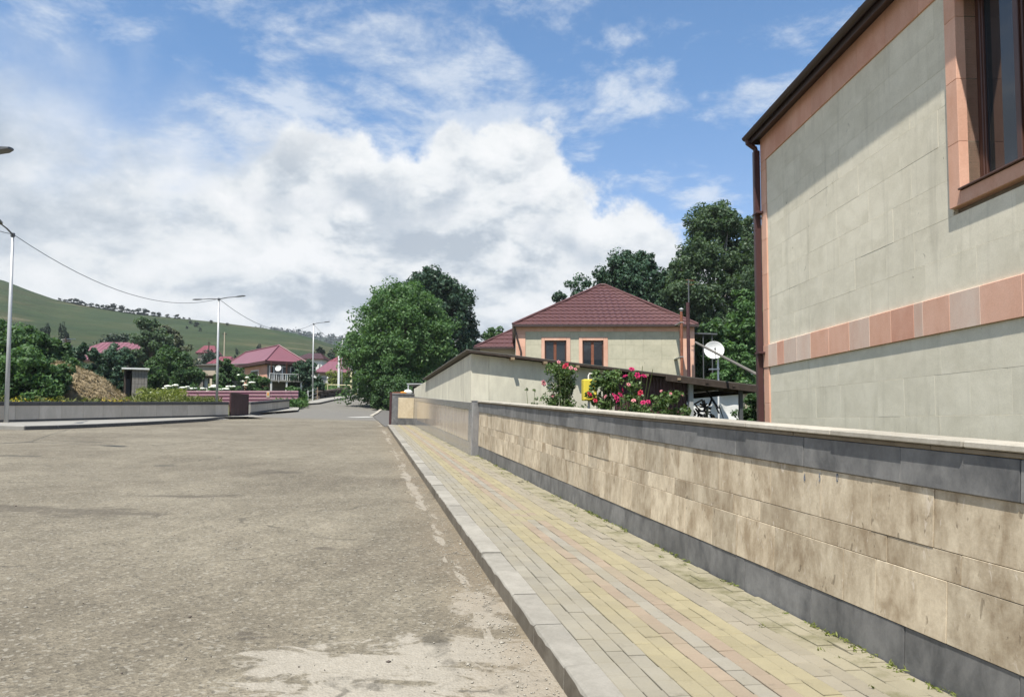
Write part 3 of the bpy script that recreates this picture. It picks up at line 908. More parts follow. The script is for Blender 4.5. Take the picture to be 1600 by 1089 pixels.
# faded painted marks on one tile
for ch, px in (('6', 1257), ('5', 1280.5), ('0', 1308)):
    p = loc_of(on_plane(px, 747 + (px - 1280) * .02, FR(0, .0095, 0), AY))
    cu = bpy.data.curves.new('painted_mark', 'FONT')
    cu.body = ch
    cu.size = 0.075
    cu.extrude = 0.0004
    cu.align_x = 'CENTER'
    tmp = bpy.data.objects.new('tmp', cu)
    me = bpy.data.meshes.new_from_object(tmp)
    bpy.data.objects.remove(tmp)
    bpy.data.curves.remove(cu)
    me.name = 'painted_mark'
    me.materials.clear()
    me.materials.append(M['blue_mark'])
    o = link('painted_mark', me, garden_wall, (p.x, .0095, p.z - .02))
    o.rotation_euler = (R(90), 0, R(180))
    o.scale = (0.6, 1, 1)
# end pillar
pil = thing('wall_pillar', 'grey stone pillar between the travertine wall and the shed', 'pillar')
pil.matrix_world = FM
PT = .17
MB().cbox(LW + .012, LW + .26, -.22, PT, -.12, 1.285, .02).build('pillar_shaft', M['basalt_polished'], pil)
MB().cbox(LW + .006, LW + .266, -.226, PT + .006, 1.287, 1.305, .006).build('pillar_cap', M['basalt_polished'], pil)

# ------------------------------------------------------------------ polished base wall under the shed, cross wall
base = thing('polished_base_wall', 'polished grey and beige stone base wall below the plastered side of the shed', 'wall')
base.matrix_world = FM
SB0, SB1 = LW + .268, loc_of(on_walk(664.5, 664)).x
MB().box(SB0, SB1, -.1, PT - .025, -.3, 1.25).build('wall_core', M['mortar'], base)
run(base, 'plinth_slab', M['basalt_polished'], -.05, .31, PT - .024, PT, 1.6, SB0, SB1 - .01)
run(base, 'travertine_panel', M['travertine_polished'], .31, 1.08, PT - .024, PT - .004, 1.35, SB0 + .32, SB1 - 2.0)
MB().cbox(SB0 + .002, SB0 + .318, PT - .024, PT, .312, 1.078, .004).build('frame_slab', M['basalt_polished'], base)
MB().cbox(SB1 - 1.998, SB1 - .012, PT - .024, PT, .312, 1.078, .004).build('frame_slab', M['basalt_polished'], base)
run(base, 'band_slab', M['basalt_polished'], 1.08, 1.255, PT - .024, PT + .002, 1.6, SB0, SB1 - .01)

cross = thing('cross_wall', 'short grey wall with a square beige stone panel closing the end of the sidewalk', 'wall')
cross.matrix_world = FM
C0 = loc_of(on_walk(664, 664.5)); C1 = loc_of(on_walk(609.5, 664.5))
ct0, ct1 = PT + .003, C1.y
CS = C0.x
def cross_t(px, py):
    return loc_of(on_plane(px, py, FR(CS, 0, 0), AX))
pa, pb_ = cross_t(621.5, 653), cross_t(651, 622)
ztop = cross_t(640, 615).z
MB().cbox(CS + .03, CS + .28, ct0, ct1 - .09, -.2, ztop - .06, .01).build('wall_body', M['basalt'], cross)
tm = (ct0 + ct1 - .09)
for y0, y1 in ((ct0, pb_.y), (pa.y, ct1 - .09)):
    MB().cbox(CS, CS + .028, y0 + .002, y1 - .002, -.05, ztop - .062, .004).build('facing_slab', M['basalt'], cross)
MB().cbox(CS, CS + .028, pb_.y, pa.y, -.05, pa.z - .002, .004).build('facing_slab', M['basalt'], cross)
MB().cbox(CS, CS + .028, pb_.y, pa.y, pb_.z + .002, ztop - .062, .004).build('facing_slab', M['basalt'], cross)
MB().cbox(CS - .004, CS + .028, pb_.y + .002, pa.y - .002, pa.z, pb_.z, .004).build('beige_panel', M['cross_panel'], cross)
MB().cbox(CS - .02, CS + .30, ct0, ct1 - .088, ztop - .058, ztop, .008).build('coping_slab', M['basalt'], cross)
MB().cbox(CS - .01, CS + .09, ct1 - .085, ct1 + .01, -.25, ztop + .03, .006).build('gate_post', M['maroon_dull'], cross)

# something left lying on top of the cross wall
wb = cross_t(638, 611)
bun = thing('cloth_bundle', 'small white and orange cloth bundle lying on top of the grey cross wall', 'bundle')
bun.matrix_world = FM @ Matrix.Translation((CS + .12, wb.y, ztop))
def lump(mb, c, r, seed, n=9):
    prof = []
    vs, fs = [], []
    for i in range(n + 1):
        th = math.pi * i / n
        for k in range(12):
            ph = 2 * math.pi * k / 12
            d = Vector((math.sin(th) * math.cos(ph), math.sin(th) * math.sin(ph), math.cos(th)))
            q = 1 + .28 * mnoise.noise(d * 1.7 + Vector((seed, 0, 0)))
            vs.append((c[0] + d.x * r[0] * q, c[1] + d.y * r[1] * q, max(0.0, c[2] + d.z * r[2] * q)))
    for i in range(n):
        for k in range(12):
            fs.append((i * 12 + k, (i + 1) * 12 + k, (i + 1) * 12 + (k + 1) % 12, i * 12 + (k + 1) % 12))
    return mb.add(vs, fs)
lump(MB(), (0, 0, .06), (.1, .18, .11), 1).build('white_cloth', M['white_paint'], bun, True)
lump(MB(), (-.03, .19, .03), (.09, .16, .06), 5).build('orange_cloth', M['orange'], bun, True)

# ------------------------------------------------------------------ shed with lean-to roof
OH = FR(LW, 0, 0)
RZ = math.atan2(fy, fx)
FH, NH = Vector((fx, fy, 0)), Vector((nx_, ny_, 0))
def sh(p):
    d = p - OH
    return Vector((d.dot(FH), d.dot(NH), d.z))
shed = thing('lean_to_shed', 'pale plastered shed with thin sloping sheet roof and dark open carport end behind the roses', 'shed', OH, RZ)
AF = 0.30                                              # front wall plane
def on_front(px, py, off=0.0):
    return sh(on_plane(px, py, OH + FH * (AF + off), FH))
def on_side(px, py, b):
    return sh(on_plane(px, py, OH + NH * b, NH))
BW = .125
rf0 = on_front(737, 546.5, -.2)
rf1 = on_front(1186, 602, -.2)
rs1 = on_side(660, 593, BW + .13)
roofz = lambda a, b: rf0.z + (rf1.z - rf0.z) * (b - rf0.y) / (rf1.y - rf0.y) + (rs1.z - rf0.z) * (a - rf0.x) / (rs1.x - rf0.x)
A0, A1, BR, BL = AF - .2, rs1.x, rf1.y, BW + .13
def wall_prism(a0, b0, a1, b1, z0, th, gap=.0):
    """upright panel from (a0,b0) to (a1,b1), its head following the roof"""
    d = Vector((a1 - a0, b1 - b0, 0)); n = Vector((-d.y, d.x, 0)).normalized() * th
    vs = []
    for (a, b_) in ((a0, b0), (a1, b1)):
        for q in (Vector((0, 0, 0)), n):
            vs += [(a + q.x, b_ + q.y, z0), (a + q.x, b_ + q.y, roofz(a, b_) - .075)]
    m_ = MB().add(vs, [(0, 4, 5, 1), (2, 3, 7, 6), (0, 1, 3, 2), (4, 6, 7, 5), (1, 5, 7, 3), (0, 2, 6, 4)])
    return m_
b960 = on_front(960, 600).y
b764 = on_front(764, 580).y
b862 = on_front(862, 580).y
cuts = [BW, b764, b862, b960]
for k in range(3):
    wall_prism(AF, cuts[k] - .003, AF, cuts[k + 1] + .003, -.3, .18).build('wall_panel', M['plaster'], shed)
n_side = 5
for k in range(n_side):
    a0, a1 = AF + .185 + (SB1 - LW - AF - .3) * k / n_side, AF + .185 + (SB1 - LW - AF - .3) * (k + 1) / n_side
    wall_prism(a1 - .003, BW, a0 + .003, BW, .1, .16).build('wall_panel', M['plaster'], shed)
wall_prism(A1 - .4, b960, A1 - .4, BW, -.3, .16).build('back_wall', M['plaster'], shed)
# corrugated dark sheet
b1075 = on_front(1074, 600).y
nb = int(abs(b1075 - b960) / .045)
vs, fs = [], []
for k in range(nb + 1):
    b_ = b960 + (b1075 - b960) * k / nb
    a = AF + .03 + (.022 if k % 2 else 0)
    vs += [(a, b_, -.3), (a, b_, roofz(a, b_) - .09), (a + .006, b_, -.3), (a + .006, b_, roofz(a, b_) - .09)]
for k in range(nb):
    i = k * 4
    fs += [(i, i + 1, i + 5, i + 4), (i + 2, i + 6, i + 7, i + 3), (i + 1, i + 3, i + 7, i + 5)]
MB().add(vs, fs).build('corrugated_sheet', M['maroon_dull'], shed)
# roof sheet, ribbed along the fall
vs, fs = [], []
nr = 74
for k in range(nr + 1):
    a = A0 + (A1 - A0) * k / nr
    dz = .018 if k % 2 else 0
    for b_ in (BL, BR):
        z = roofz(a, b_) + dz
        vs += [(a, b_, z), (a, b_, z - .022)]
for k in range(nr):
    i = k * 4
    fs += [(i, i + 2, i + 6, i + 4)[::-1], (i + 1, i + 5, i + 7, i + 3)[::-1], (i, i + 4, i + 5, i + 1)[::-1], (i + 2, i + 3, i + 7, i + 6)[::-1]]
fs += [(0, 1, 3, 2), (nr * 4, nr * 4 + 2, nr * 4 + 3, nr * 4 + 1)]
MB().add(vs, fs).build('roof_sheet', M['old_sheet'], shed)
MB().beam((A0 + .02, BL - .03, roofz(A0, BL) - .045), (A0 + .02, BR + .02, roofz(A0, BR) - .045), .03, .05).build('eave_board', M['dark_wood'], shed)
be0 = on_front(1040, 590, -.2).y
MB().beam((A0 - .02, be0, roofz(A0, be0) - .10), (A0 - .02, BR, roofz(A0, BR) - .11), .03, .16).build('fascia_board', M['dark_wood'], shed)
MB().beam((A0, BR + .02, roofz(A0, BR) - .11), (A1, BR + .02, roofz(A1, BR) - .11), .03, .16).build('fascia_board', M['dark_wood'], shed)
for px in (801, 852, 902, 963, 1010, 1060, 1103, 1145):
    b_ = on_front(px, 575, -.2).y
    MB().beam((A0 - .05, b_, roofz(A0, b_) - .095), (A0 + 5.5, b_, roofz(A0 + 5.5, b_) - .095), .085, .06).build('rafter', M['wood'] if px < 1070 else M['dark_wood'], shed)
# carport end: posts, cross beam, back posts
for px, m_, r in ((1079, 'steel', .055), (1157, 'dark_steel', .045)):
    b_ = on_front(px, 610).y
    MB().cbox(AF - r, AF + r, b_ - r, b_ + r, -.3, roofz(AF, b_) - .12, .006).build('post', M[m_], shed)
b1074 = on_front(1074, 610).y
MB().beam((AF + .12, b1074, roofz(AF, b1074) - .20), (AF + .12, BR + .5, roofz(AF, BR + .5) - .17), .07, .1).build('cross_beam', M['dark_wood'], shed)
b1116 = on_front(1116, 610).y
MB().box(AF + 3.6, AF + 3.7, b1116 - .2, b960, -.3, 1.4).build('back_partition', M['dark_wood'], shed)

# ------------------------------------------------------------------ near house (right)
HC = at(1197, 660, 13.5)
HU = Vector((0.0317, -0.9995, 0)).normalized()          # along the wall, towards the camera
HW = Vector((-0.9995, -0.0317, 0)).normalized()         # outwards, to the street
HO = Vector((HC.x, HC.y, G(HC.x, HC.y)))
near_house = thing('tuff_house', 'near two-storey house of pale green stone with pink stone bands and a tall brown window', 'house', HO, math.atan2(HW.y, HW.x))
def hl(px, py, off=0.0):
    d = on_plane(px, py, HO + HW * off, HW) - HO
    return Vector((d.dot(HW), d.dot(HU), d.z))
HL = 11.6
z_f = (hl(1200.3, 248).z + hl(1269, 180).z) / 2         # underside of the pink frieze
z_bt = (hl(1206.5, 536.7).z + hl(1400, 485).z) / 2
z_bb = (hl(1207.8, 571.5).z + hl(1400, 536).z) / 2
z_ev = (hl(1185, 216, .3).z + hl(1300, 97, .3).z) / 2 + .27
y_c = .24                                               # width of the pink corner strip
wx0, wx1 = hl(1490, 325).y, hl(1490, 325).y + 2.15       # outer edges of the window surround
wz0 = hl(1492, 327).z
wz1 = z_f - .02
TR = .19
MB().box(-.35, -.055, .06, wx0 + TR, -1.0, z_ev).box(-.35, -.055, wx1 - TR, HL, -1.0, z_ev).box(-.35, -.055, wx0 + TR, wx1 - TR, -1.0, wz0 + .14).box(-.35, -.055, wx0 + TR, wx1 - TR, wz1 - TR, z_ev) \
    .box(-8.6, -.352, .06, .36, -1.0, z_ev).box(-8.6, -.352, HL - .3, HL, -1.0, z_ev).box(-8.9, -8.602, .06, HL, -1.0, z_ev).box(-8.6, -.352, .362, HL - .302, z_bb, z_bb + .2).build('wall', M['mortar'], near_house)
def blocks(z0, z1, rows, first):
    hh = (z1 - z0) / rows
    for r in range(rows):
        za, zb = z0 + r * hh, z0 + (r + 1) * hh
        y = y_c + .002
        first_l = rng.uniform(.35, .95)
        while y < HL - .1:
            l = first_l if first_l else rng.choice([.62, .8, .9, 1.0])
            first_l = 0
            ye = min(y + l, HL - .02)
            segs = [(y, ye)]
            if zb > wz0 + .01 and za < wz1 - .01:
                cut = []
                for a, b_ in segs:
                    if b_ <= wx0 or a >= wx1: cut.append((a, b_))
                    else:
                        if a < wx0: cut.append((a, wx0))
                        if b_ > wx1: cut.append((wx1, b_))
                segs = cut
            for a, b_ in segs:
                if b_ - a > .04:
                    zt = min(zb, wz0 - .001) if (za < wz0 < zb and a < wx1 and b_ > wx0) else zb
                    j = rng.normal(0, .0012)
                    MB().cbox(-.052, 0.0 + j * .4, a + .0005, b_ - .0005, za + .0006, zt - .0006, .0010).build('facing_block', M['tuff'], near_house)
            y = ye
blocks(z_bt + .001, z_f - .001, 8, 0)
blocks(-.9, z_bb - .001, 7, 0)
# pink band, its slabs uneven in colour
y = 0.004
seq = ['p', 'w', 'd', 'w', 'w', 'p', 'p', 'w', 'p', 'd', 'w', 'p', 'w', 'p', 'p', 'd', 'w', 'p']
k = 0
for l in [.24, .40, .30, .52, .52, .62, .62, .55, .52, .5, .18, .50, .5, .6, .55, .4, .5, .6, .6, .6, .7, .7]:
    if y > HL - .1: break
    ye = min(y + l, HL)
    MB().cbox(-.052, .030, y + .001, ye - .001, z_bb, z_bt, .004).build('band_slab', M[{'p': 'tuff_pink', 'w': 'tuff_white', 'd': 'tuff_pink_dark'}[seq[k % len(seq)]]], near_house)
    y = ye; k += 1
# pink corner strip and frieze
def stack(y0, y1, z0, z1, step, x1=.022):
    z = z0
    while z < z1 - .05:
        ze = min(z + step, z1)
        if z1 - ze < .15: ze = z1
        MB().cbox(-.052, x1, y0, y1, z + .001, ze - .001, .004).build('corner_stone', M['tuff_pink'], near_house)
        z = ze
stack(0.0, y_c, -.9, z_bb - .002, .62)
stack(0.0, y_c, z_bt + .002, z_f - .002, .62)
y = 0.0
while y < HL - .1:
    ye = min(y + .72, HL)
    MB().cbox(-.052, .022, y + .001, ye - .001, z_f, z_ev - .03, .004).build('frieze_stone', M['tuff_pink_dark'], near_house)
    y = ye
# window: surround stones, reveal, frame, panes, sill, dark room behind
def hbox(name, m, x0, x1, y0, y1, z0, z1, c=.004):
    return MB().cbox(x0, x1, y0, y1, z0, z1, c).build(name, M[m], near_house)
z = wz0
while z < wz1 - .05:
    ze = min(z + .66, wz1)
    hbox('surround_stone', 'tuff_pink', -.24, .045, wx0, wx0 + TR, z + .001, ze - .001)
    hbox('surround_stone', 'tuff_pink', -.24, .045, wx1 - TR, wx1, z + .001, ze - .001)
    z = ze
hbox('surround_stone', 'tuff_pink', -.24, .045, wx0 + TR + .001, wx1 - TR - .001, wz0, wz0 + .14)
hbox('surround_stone', 'tuff_pink', -.24, .045, wx0 + TR + .001, wx1 - TR - .001, wz1 - TR, wz1)
win = hbox('window', 'frame_brown', -.235, -.165, wx0 + TR + .002, wx0 + TR + .075, wz0 + .142, wz1 - TR - .002, .008)
def wbox(name, m, *a, c=.006):
    return MB().cbox(*a, c).build(name, M[m], win)
ya, yb, za, zb = wx0 + TR + .075, wx1 - TR - .075, wz0 + .142, wz1 - TR - .002
wbox('frame', 'frame_brown', -.235, -.165, yb, yb + .073, za, zb)
wbox('frame', 'frame_brown', -.235, -.165, ya + .001, yb - .001, za, za + .07)
wbox('frame', 'frame_brown', -.235, -.165, ya + .001, yb - .001, zb - .07, zb)
ym = [ya + .002, ya + (yb - ya) * .335, ya + (yb - ya) * .66, yb - .002]
for i in range(3):
    if i: wbox('mullion', 'frame_brown', -.232, -.150, ym[i] - .035, ym[i] + .035, za + .071, zb - .071)
    a, b_ = ym[i] + (.037 if i else .002), ym[i + 1] - (.037 if i < 2 else .002)
    wbox('sash', 'frame_brown', -.225, -.172, a, a + .03, za + .072, zb - .072)
    wbox('sash', 'frame_brown', -.225, -.172, b_ - .03, b_, za + .072, zb - .072)
    wbox('pane', 'glass', -.205, -.195, a + .031, b_ - .031, za + .073, zb - .073, c=.001)
wbox('sill', 'frame_brown', -.164, .075, wx0 + TR + .004, wx1 - TR - .004, wz0 + .145, wz0 + .165, c=.004)
# hipped roof with soffit, fascia, gutter and downpipe
OV = .19
rw, rl = 8.9, HL
X0, X1, Y0, Y1 = -rw - OV, OV, -.05, HL + OV
run_ = (X1 - X0) / 2
zr = z_ev + run_ * .5
xm = (X0 + X1) / 2
MB().slab([(X1, Y0, z_ev), (X1, Y1, z_ev), (X0, Y1, z_ev), (X0, Y0, z_ev)], .025).build('soffit', M['brown_metal'], near_house)
rm = MB()
e = z_ev + .03
P = [(X1, Y0, e), (X1, Y1, e), (X0, Y1, e), (X0, Y0, e), (xm, Y0 + run_, zr), (xm, Y1 - run_ * .9, zr)]
for f in ((0, 1, 5, 4), (1, 2, 5), (2, 3, 4, 5), (3, 0, 4)):
    rm.slab([P[i] for i in f], .03)
rm.build('roof', M['roof_brown'], near_house)
MB().box(X1 - .02, X1, Y0, Y1, z_ev - .1, z_ev + .03).box(X0, X1 - .021, Y0 - .02, Y0 - .001, z_ev - .1, z_ev + .03).build('fascia', M['brown_metal'], near_house)
gm = MB()
n = 7
vs, fs = [], []
for y in (Y0 - .06, Y1):
    for k in range(n + 1):
        a = math.pi * k / n
        vs.append((X1 + .062 - .06 * math.cos(a), y, z_ev + .03 - .062 * math.sin(a)))
for k in range(n):
    fs += [(k, k + 1, n + 2 + k, n + 1 + k)]
fs.append(tuple(range(n + 1)))
gm.add(vs, fs).build('gutter', M['brown_metal'], near_house, True)
for y in np.arange(.5, HL, .75):
    MB().box(X1 - .005, X1 + .121, y - .014, y + .014, z_ev + .026, z_ev + .040).build('gutter_bracket', M['brown_metal'], near_house)
PXo, PYo = .075, -.055
dp = MB()
dp.tube([(X1 + .05, Y0 + .02, z_ev - .01), (X1 + .04, Y0 + .01, z_ev - .08), (PXo + .02, PYo, z_ev - .17), (PXo, PYo, z_ev - .24)], .045, 10)
dp.cbox(PXo - .055, PXo + .055, PYo - .05, PYo + .05, -.4, z_ev - .22, .012)
dp.build('downpipe', M['maroon_metal'], near_house)
for z in (.4, z_bb + .26, z_f - .9):
    MB().cbox(.02, PXo + .066, PYo - .062, PYo + .16, z - .018, z + .018, .004).build('pipe_clamp', M['maroon_dull'], near_house)

# ------------------------------------------------------------------ second house, brown tiled hip roof
D2 = 38.0
p0, p1 = at(806, 560, D2), at(1085.5, 560, D2)
H2O = Vector((p0.x, D2, G(p0.x, D2)))
house2 = thing('tiled_house', 'cream house with brown tiled hip roof and pink stone trim beyond the shed', 'house', H2O)
W2 = p1.x - p0.x
def h2(px, py, y=0.0):
    q = at(px, py, D2 + y) - H2O
    return q
ze2 = h2(945, 508).z
DEP = 12.5
MB().box(0, W2, .13, .3, -1, ze2).box(0, .3, .302, DEP, -1, ze2).box(W2 - .3, W2, .302, DEP, -1, ze2).box(.302, W2 - .302, DEP - .3, DEP, -1, ze2).build('wall', M['plaster'], house2)
zt2 = h2(945, 518).z
xl, xr = h2(821, 540).x, h2(1062, 540).x
w1 = [h2(846, 527).x, h2(851, 532).x, h2(885, 532).x, h2(891, 527).x]
w2 = [h2(904.6, 527).x, h2(910, 532).x, h2(943, 532).x, h2(949.6, 527).x]
zw1, zw0 = h2(868, 532).z, h2(868, 532).z - 1.5
ztr = h2(868, 527).z
def b2(name, m, x0, x1, y0, y1, z0, z1, c=.006):
    return MB().cbox(x0, x1, y0, y1, z0, z1, c).build(name, M[m], house2)
# facing with the window openings left out
xs2 = [xl, w1[0], w1[3], w2[0], w2[3], xr]
rows2 = 8
zz = [-.8 + (zt2 + .8) * i / rows2 for i in range(rows2 + 1)]
for a, b_ in ((xl, w1[0]), (w1[3], w2[0]), (w2[3], xr)):
    nsp = max(1, round((b_ - a) / .9))
    for i in range(nsp):
        for r in range(rows2):
            b2('facing_block', 'tuff_cream', a + (b_ - a) * i / nsp + .002, a + (b_ - a) * (i + 1) / nsp - .002, 0, .058, zz[r] + .002, zz[r + 1] - .002, .003)
for ww in (w1, w2):
    b2('facing_block', 'tuff_cream', ww[0] + .002, ww[3] - .002, 0, .058, ztr + .002, zt2 - .002, .003)
    b2('facing_block', 'tuff_cream', ww[0] + .002, ww[3] - .002, 0, .058, -.8, zw0 - .2, .003)
    for a, b_ in ((ww[0], ww[1]), (ww[2], ww[3])):
        b2('surround_stone', 'tuff_pink', a, b_, -.03, .1, zw0 - .19, ztr)
    b2('surround_stone', 'tuff_pink', ww[1] + .002, ww[2] - .002, -.03, .1, zw1, ztr)
    b2('surround_stone', 'tuff_pink', ww[1] + .002, ww[2] - .002, -.03, .1, zw0 - .19, zw0 - .02)
    wn = b2('window', 'frame_brown', ww[1] + .003, ww[1] + .07, .062, .12, zw0, zw1 - .003)
    xm_ = ww[1] + (ww[2] - ww[1]) * .48
    for nm, mm, x0, x1, y0, y1, z0, z1 in (('frame', 'frame_brown', ww[2] - .07, ww[2] - .003, .062, .12, zw0, zw1 - .003), ('frame', 'frame_brown', ww[1] + .072, ww[2] - .072, .062, .12, zw1 - .07, zw1 - .003),
                                           ('frame', 'frame_brown', ww[1] + .072, ww[2] - .072, .062, .12, zw0, zw0 + .07), ('mullion', 'rust', xm_ - .07, xm_ + .07, .064, .118, zw0 + .072, zw1 - .072),
                                           ('pane', 'glass', ww[1] + .074, xm_ - .072, .085, .095, zw0 + .072, zw1 - .072), ('pane', 'glass', xm_ + .072, ww[2] - .074, .085, .095, zw0 + .072, zw1 - .072)):
        MB().cbox(x0, x1, y0, y1, z0, z1, .003).build(nm, M[mm], wn)
for x0, x1 in ((0.0, xl - .002), (xr + .002, W2)):
    z = -.8
    while z < zt2 - .1:
        b2('corner_stone', 'tuff_pink', x0, x1, -.025, .058, z + .002, min(z + .6, zt2 - .002), .005)
        z += .6
nfr = 11
for i in range(nfr):
    b2('frieze_stone', 'tuff_pink', W2 * i / nfr + .001, W2 * (i + 1) / nfr - .001, -.025, .058, zt2, ze2 - .02, .005)

def tile_roof(name, parent, m, a, b, c, d, rows, wave=.30, amp=.020, step=.035):
    """metal tile face: eave a-b, ridge d-c, stepped rows with a rolled profile"""
    a, b, c, d = map(Vector, (a, b, c, d))
    nrm = (b - a).cross(d - a).normalized()
    if nrm.z < 0: nrm = -nrm
    ex = (b - a).normalized()
    vs, fs = [], []
    for r in range(rows):
        v0, v1 = r / rows, (r + 1) / rows
        l0, r0, l1, r1 = a.lerp(d, v0), b.lerp(c, v0), a.lerp(d, v1), b.lerp(c, v1)
        w = max((r0 - l0).length, .05)
        n = max(2, int(w / wave * 6))
        base_i = len(vs)
        for k in range(n + 1):
            t = k / n
            q0, q1 = l0.lerp(r0, t), l1.lerp(r1, t)
            ph = amp * math.sin(2 * math.pi * (q0 - a).dot(ex) / wave)
            ph1 = amp * math.sin(2 * math.pi * (q1 - a).dot(ex) / wave)
            vs += [q0 + nrm * (ph - .01), q0 + nrm * (step + ph), q1 + nrm * ph1]
        for k in range(n):
            i = base_i + k * 3
            fs += [(i, i + 3, i + 4, i + 1), (i + 1, i + 4, i + 5, i + 2)]
    return MB().add(vs, fs).build(name, m, parent)
ov = .16
eA, eB = h2(801, 506, -ov), h2(1091, 501.5, -ov)
ez = ze2 - .01
half = (W2 + 2 * ov) / 2
rz2 = h2(941, 447, half).z
rx0 = h2(941, 447, half).x
q = [(-ov, -ov, ez), (W2 + ov, -ov, ez), (W2 + ov, DEP + ov, ez), (-ov, DEP + ov, ez), (rx0 - .12, half - ov, rz2), (rx0 + .12, half - ov, rz2), (rx0, DEP - half + ov, rz2)]
tile_roof('roof', house2, M['roof_brown'], q[0], q[1], q[5], q[4], 12)
tile_roof('roof', house2, M['roof_brown'], q[1], q[2], q[6], q[5], 12)
tile_roof('roof', house2, M['roof_brown'], q[2], q[3], q[6], q[6], 12)
tile_roof('roof', house2, M['roof_brown'], q[3], q[0], q[4], q[6], 12)
for a, b_ in ((q[0], q[4]), (q[1], q[5]), (q[4], q[5]), (q[4], q[6])):
    MB().tube([Vector(a) + Vector((0, 0, .045)), Vector(b_) + Vector((0, 0, .045))], .065, 8).build('ridge_cap', M['roof_brown'], house2)
MB().slab([q[1], q[0], q[3], q[2]][::-1], .03).build('soffit', M['brown_metal'], house2)
MB().box(-ov - .02, W2 + ov + .02, -ov - .12, -ov - .01, ez - .10, ez + .02).build('gutter', M['brown_metal'], house2)
MB().tube([h2(803, 508, -.1), h2(806, 521, -.06), h2(814, 549, -.06), h2(815, 620, -.06)], .05, 8).build('downpipe', M['brown_metal'], house2)
# lower wing on the left, behind
wg = h2(745, 543, 7.0)
gx0, gx1 = wg.x, 2.2
gz = wg.z
MB().box(gx0 + .2, -.002, 7.2, 12.4, -1, gz).build('side_wing', M['cream_wall'], house2)
sw = MB()
rzw = gz + 1.75
gh = 2.9
tile_roof('wing_roof', house2, M['roof_brown'], (gx0 - .15, 7.0 - .1, gz), (gx1, 7.0 - .1, gz), (gx1, 7 + gh, rzw), (gx0 + gh, 7 + gh, rzw), 6)
tile_roof('wing_roof', house2, M['roof_brown'], (gx0 - .15, 12.7, gz), (gx0 - .15, 6.9, gz), (gx0 + gh, 7 + gh, rzw), (gx0 + gh, 7 + gh, rzw), 6)
MB().tube([(gx0 - .15, 6.9, gz + .04), (gx0 + gh, 7 + gh, rzw + .04)], .06, 8).build('ridge_cap', M['roof_brown'], house2)
MB().box(gx0 - .2, -.003, 6.78, 6.88, gz - .09, gz + .02).build('gutter', M['brown_metal'], house2)
# flat canopy on the right side of that house
cn = MB()
c0, c1 = h2(1086, 521.5, 1.0), h2(1116, 523, 1.0)
cn.slab([(W2 + .01, .4, c0.z), (c1.x, .4, c1.z), (c1.x, 3.5, c1.z), (W2 + .01, 3.5, c0.z)], .07).build('side_canopy', M['dark_steel'], house2)
for px in (1099, 1113):
    x = h2(px, 560, .5).x
    MB().tube([(x, .5, -.5), (x, .5, c1.z - .08)], .03, 8).build('canopy_post', M['dark_steel'], house2)
# stove pipes and mast in front of the wall
D2p = 36.6
def pipe(name, label, cat, px, py0, r, m, y=D2p, px2=None, parts=()):
    a = at(px, py0, y)
    g = G(a.x, y)
    t = thing(name, label, cat, (a.x, y, g))
    top_x = at(px2 or px, py0, y).x - a.x
    MB().tube([(0, 0, -.2), (top_x, 0, a.z - g)], r, 10).build('pipe', M[m], t)
    return t, a.z - g
t, h = pipe('stove_pipe', 'rusty reddish stove pipe with a small cap at the corner of the tiled house', 'chimney pipe', 1064.5, 486, .068, 'rust')
MB().lathe([(.0, h + .16), (.11, h + .09), (.12, h + .07), (.0, h + .08)], 10).build('cap', M['steel'], t)
MB().lathe([(.07, h - .02), (.072, h + .03)], 10).build('collar', M['steel'], t)
for z in (h - .55, h - 2.2):
    MB().box(-.09, .09, -.075, D2 - D2p + .02, z - .015, z + .015).build('bracket', M['steel'], t)
t, h = pipe('antenna_mast', 'tall thin dark mast rising beside the stove pipe at the tiled house', 'mast', 1075.5, 473, .085, 'maroon_dull', px2=1074.5)
z1_ = at(1076, 437, D2p).z - G(at(1075.5, 437, D2p).x, D2p)
MB().tube([(.02, 0, h - .8), (.02, 0, z1_)], .032, 8).build('upper_tube', M['dark_steel'], t)
for dz in (0.02, .22):
    MB().tube([(-.12, 0, z1_ - dz), (.28, 0, z1_ - dz - .03)], .012, 6).build('aerial_bar', M['rust'], t)

# satellite dish on its stand
ds = at(1115.5, 549, 26.0)
gds = G(ds.x, 26.0)
dish = thing('satellite_dish', 'large white satellite dish on a stand beyond the shed roof', 'satellite dish', (ds.x, 26.0, gds))
rd = .325
prof = [(rd * i / 8, .16 * (i / 8) ** 2) for i in range(9)]
dm = MB().lathe(prof, 28)
dm.lathe([(rd, .16), (rd + .008, .165), (rd + .008, .15), (rd * .5, .025), (.01, -.015)], 28)
face = Vector((-.18, -.90, .40)).normalized()
do = dm.build('reflector', M['white_paint'], dish, True, (0, 0, ds.z - gds))
do.rotation_euler = face.to_track_quat('Z', 'Y').to_euler()
do.location = Vector((0, 0, ds.z - gds)) - face * .06
c = Vector((0, 0, ds.z - gds))
lnb = c + face * .40 + Vector((.02, 0, -.12))
MB().tube([c + Vector((.04, -.05, -.36)), lnb], .012, 6).tube([lnb - face * .02, lnb + face * .09], .03, 8).build('feed_arm', M['dark_steel'], dish)
MB().tube([(.16, .10, -.2), (.16, .10, c.z + .02)], .03, 8).tube([(.16, .10, c.z), c - face * .05], .03, 8).build('stand_pole', M['white_paint'], dish)
MB().box(-.16, .20, .05, .11, c.z - .62, c.z - .58).build('stand_bar', M['white_paint'], dish)

# slanting pole across the gap
sp0, sp1 = at(1087, 535, 24.0), at(1196, 592, 15.5)
t = thing('slanting_pole', 'thin dark pole slanting across the gap in front of the dish', 'pole', (sp0.x, sp0.y, sp0.z))
MB().tube([(0, 0, 0), sp1 - sp0], .035, 8).build('pole', M['old_sheet'], t)

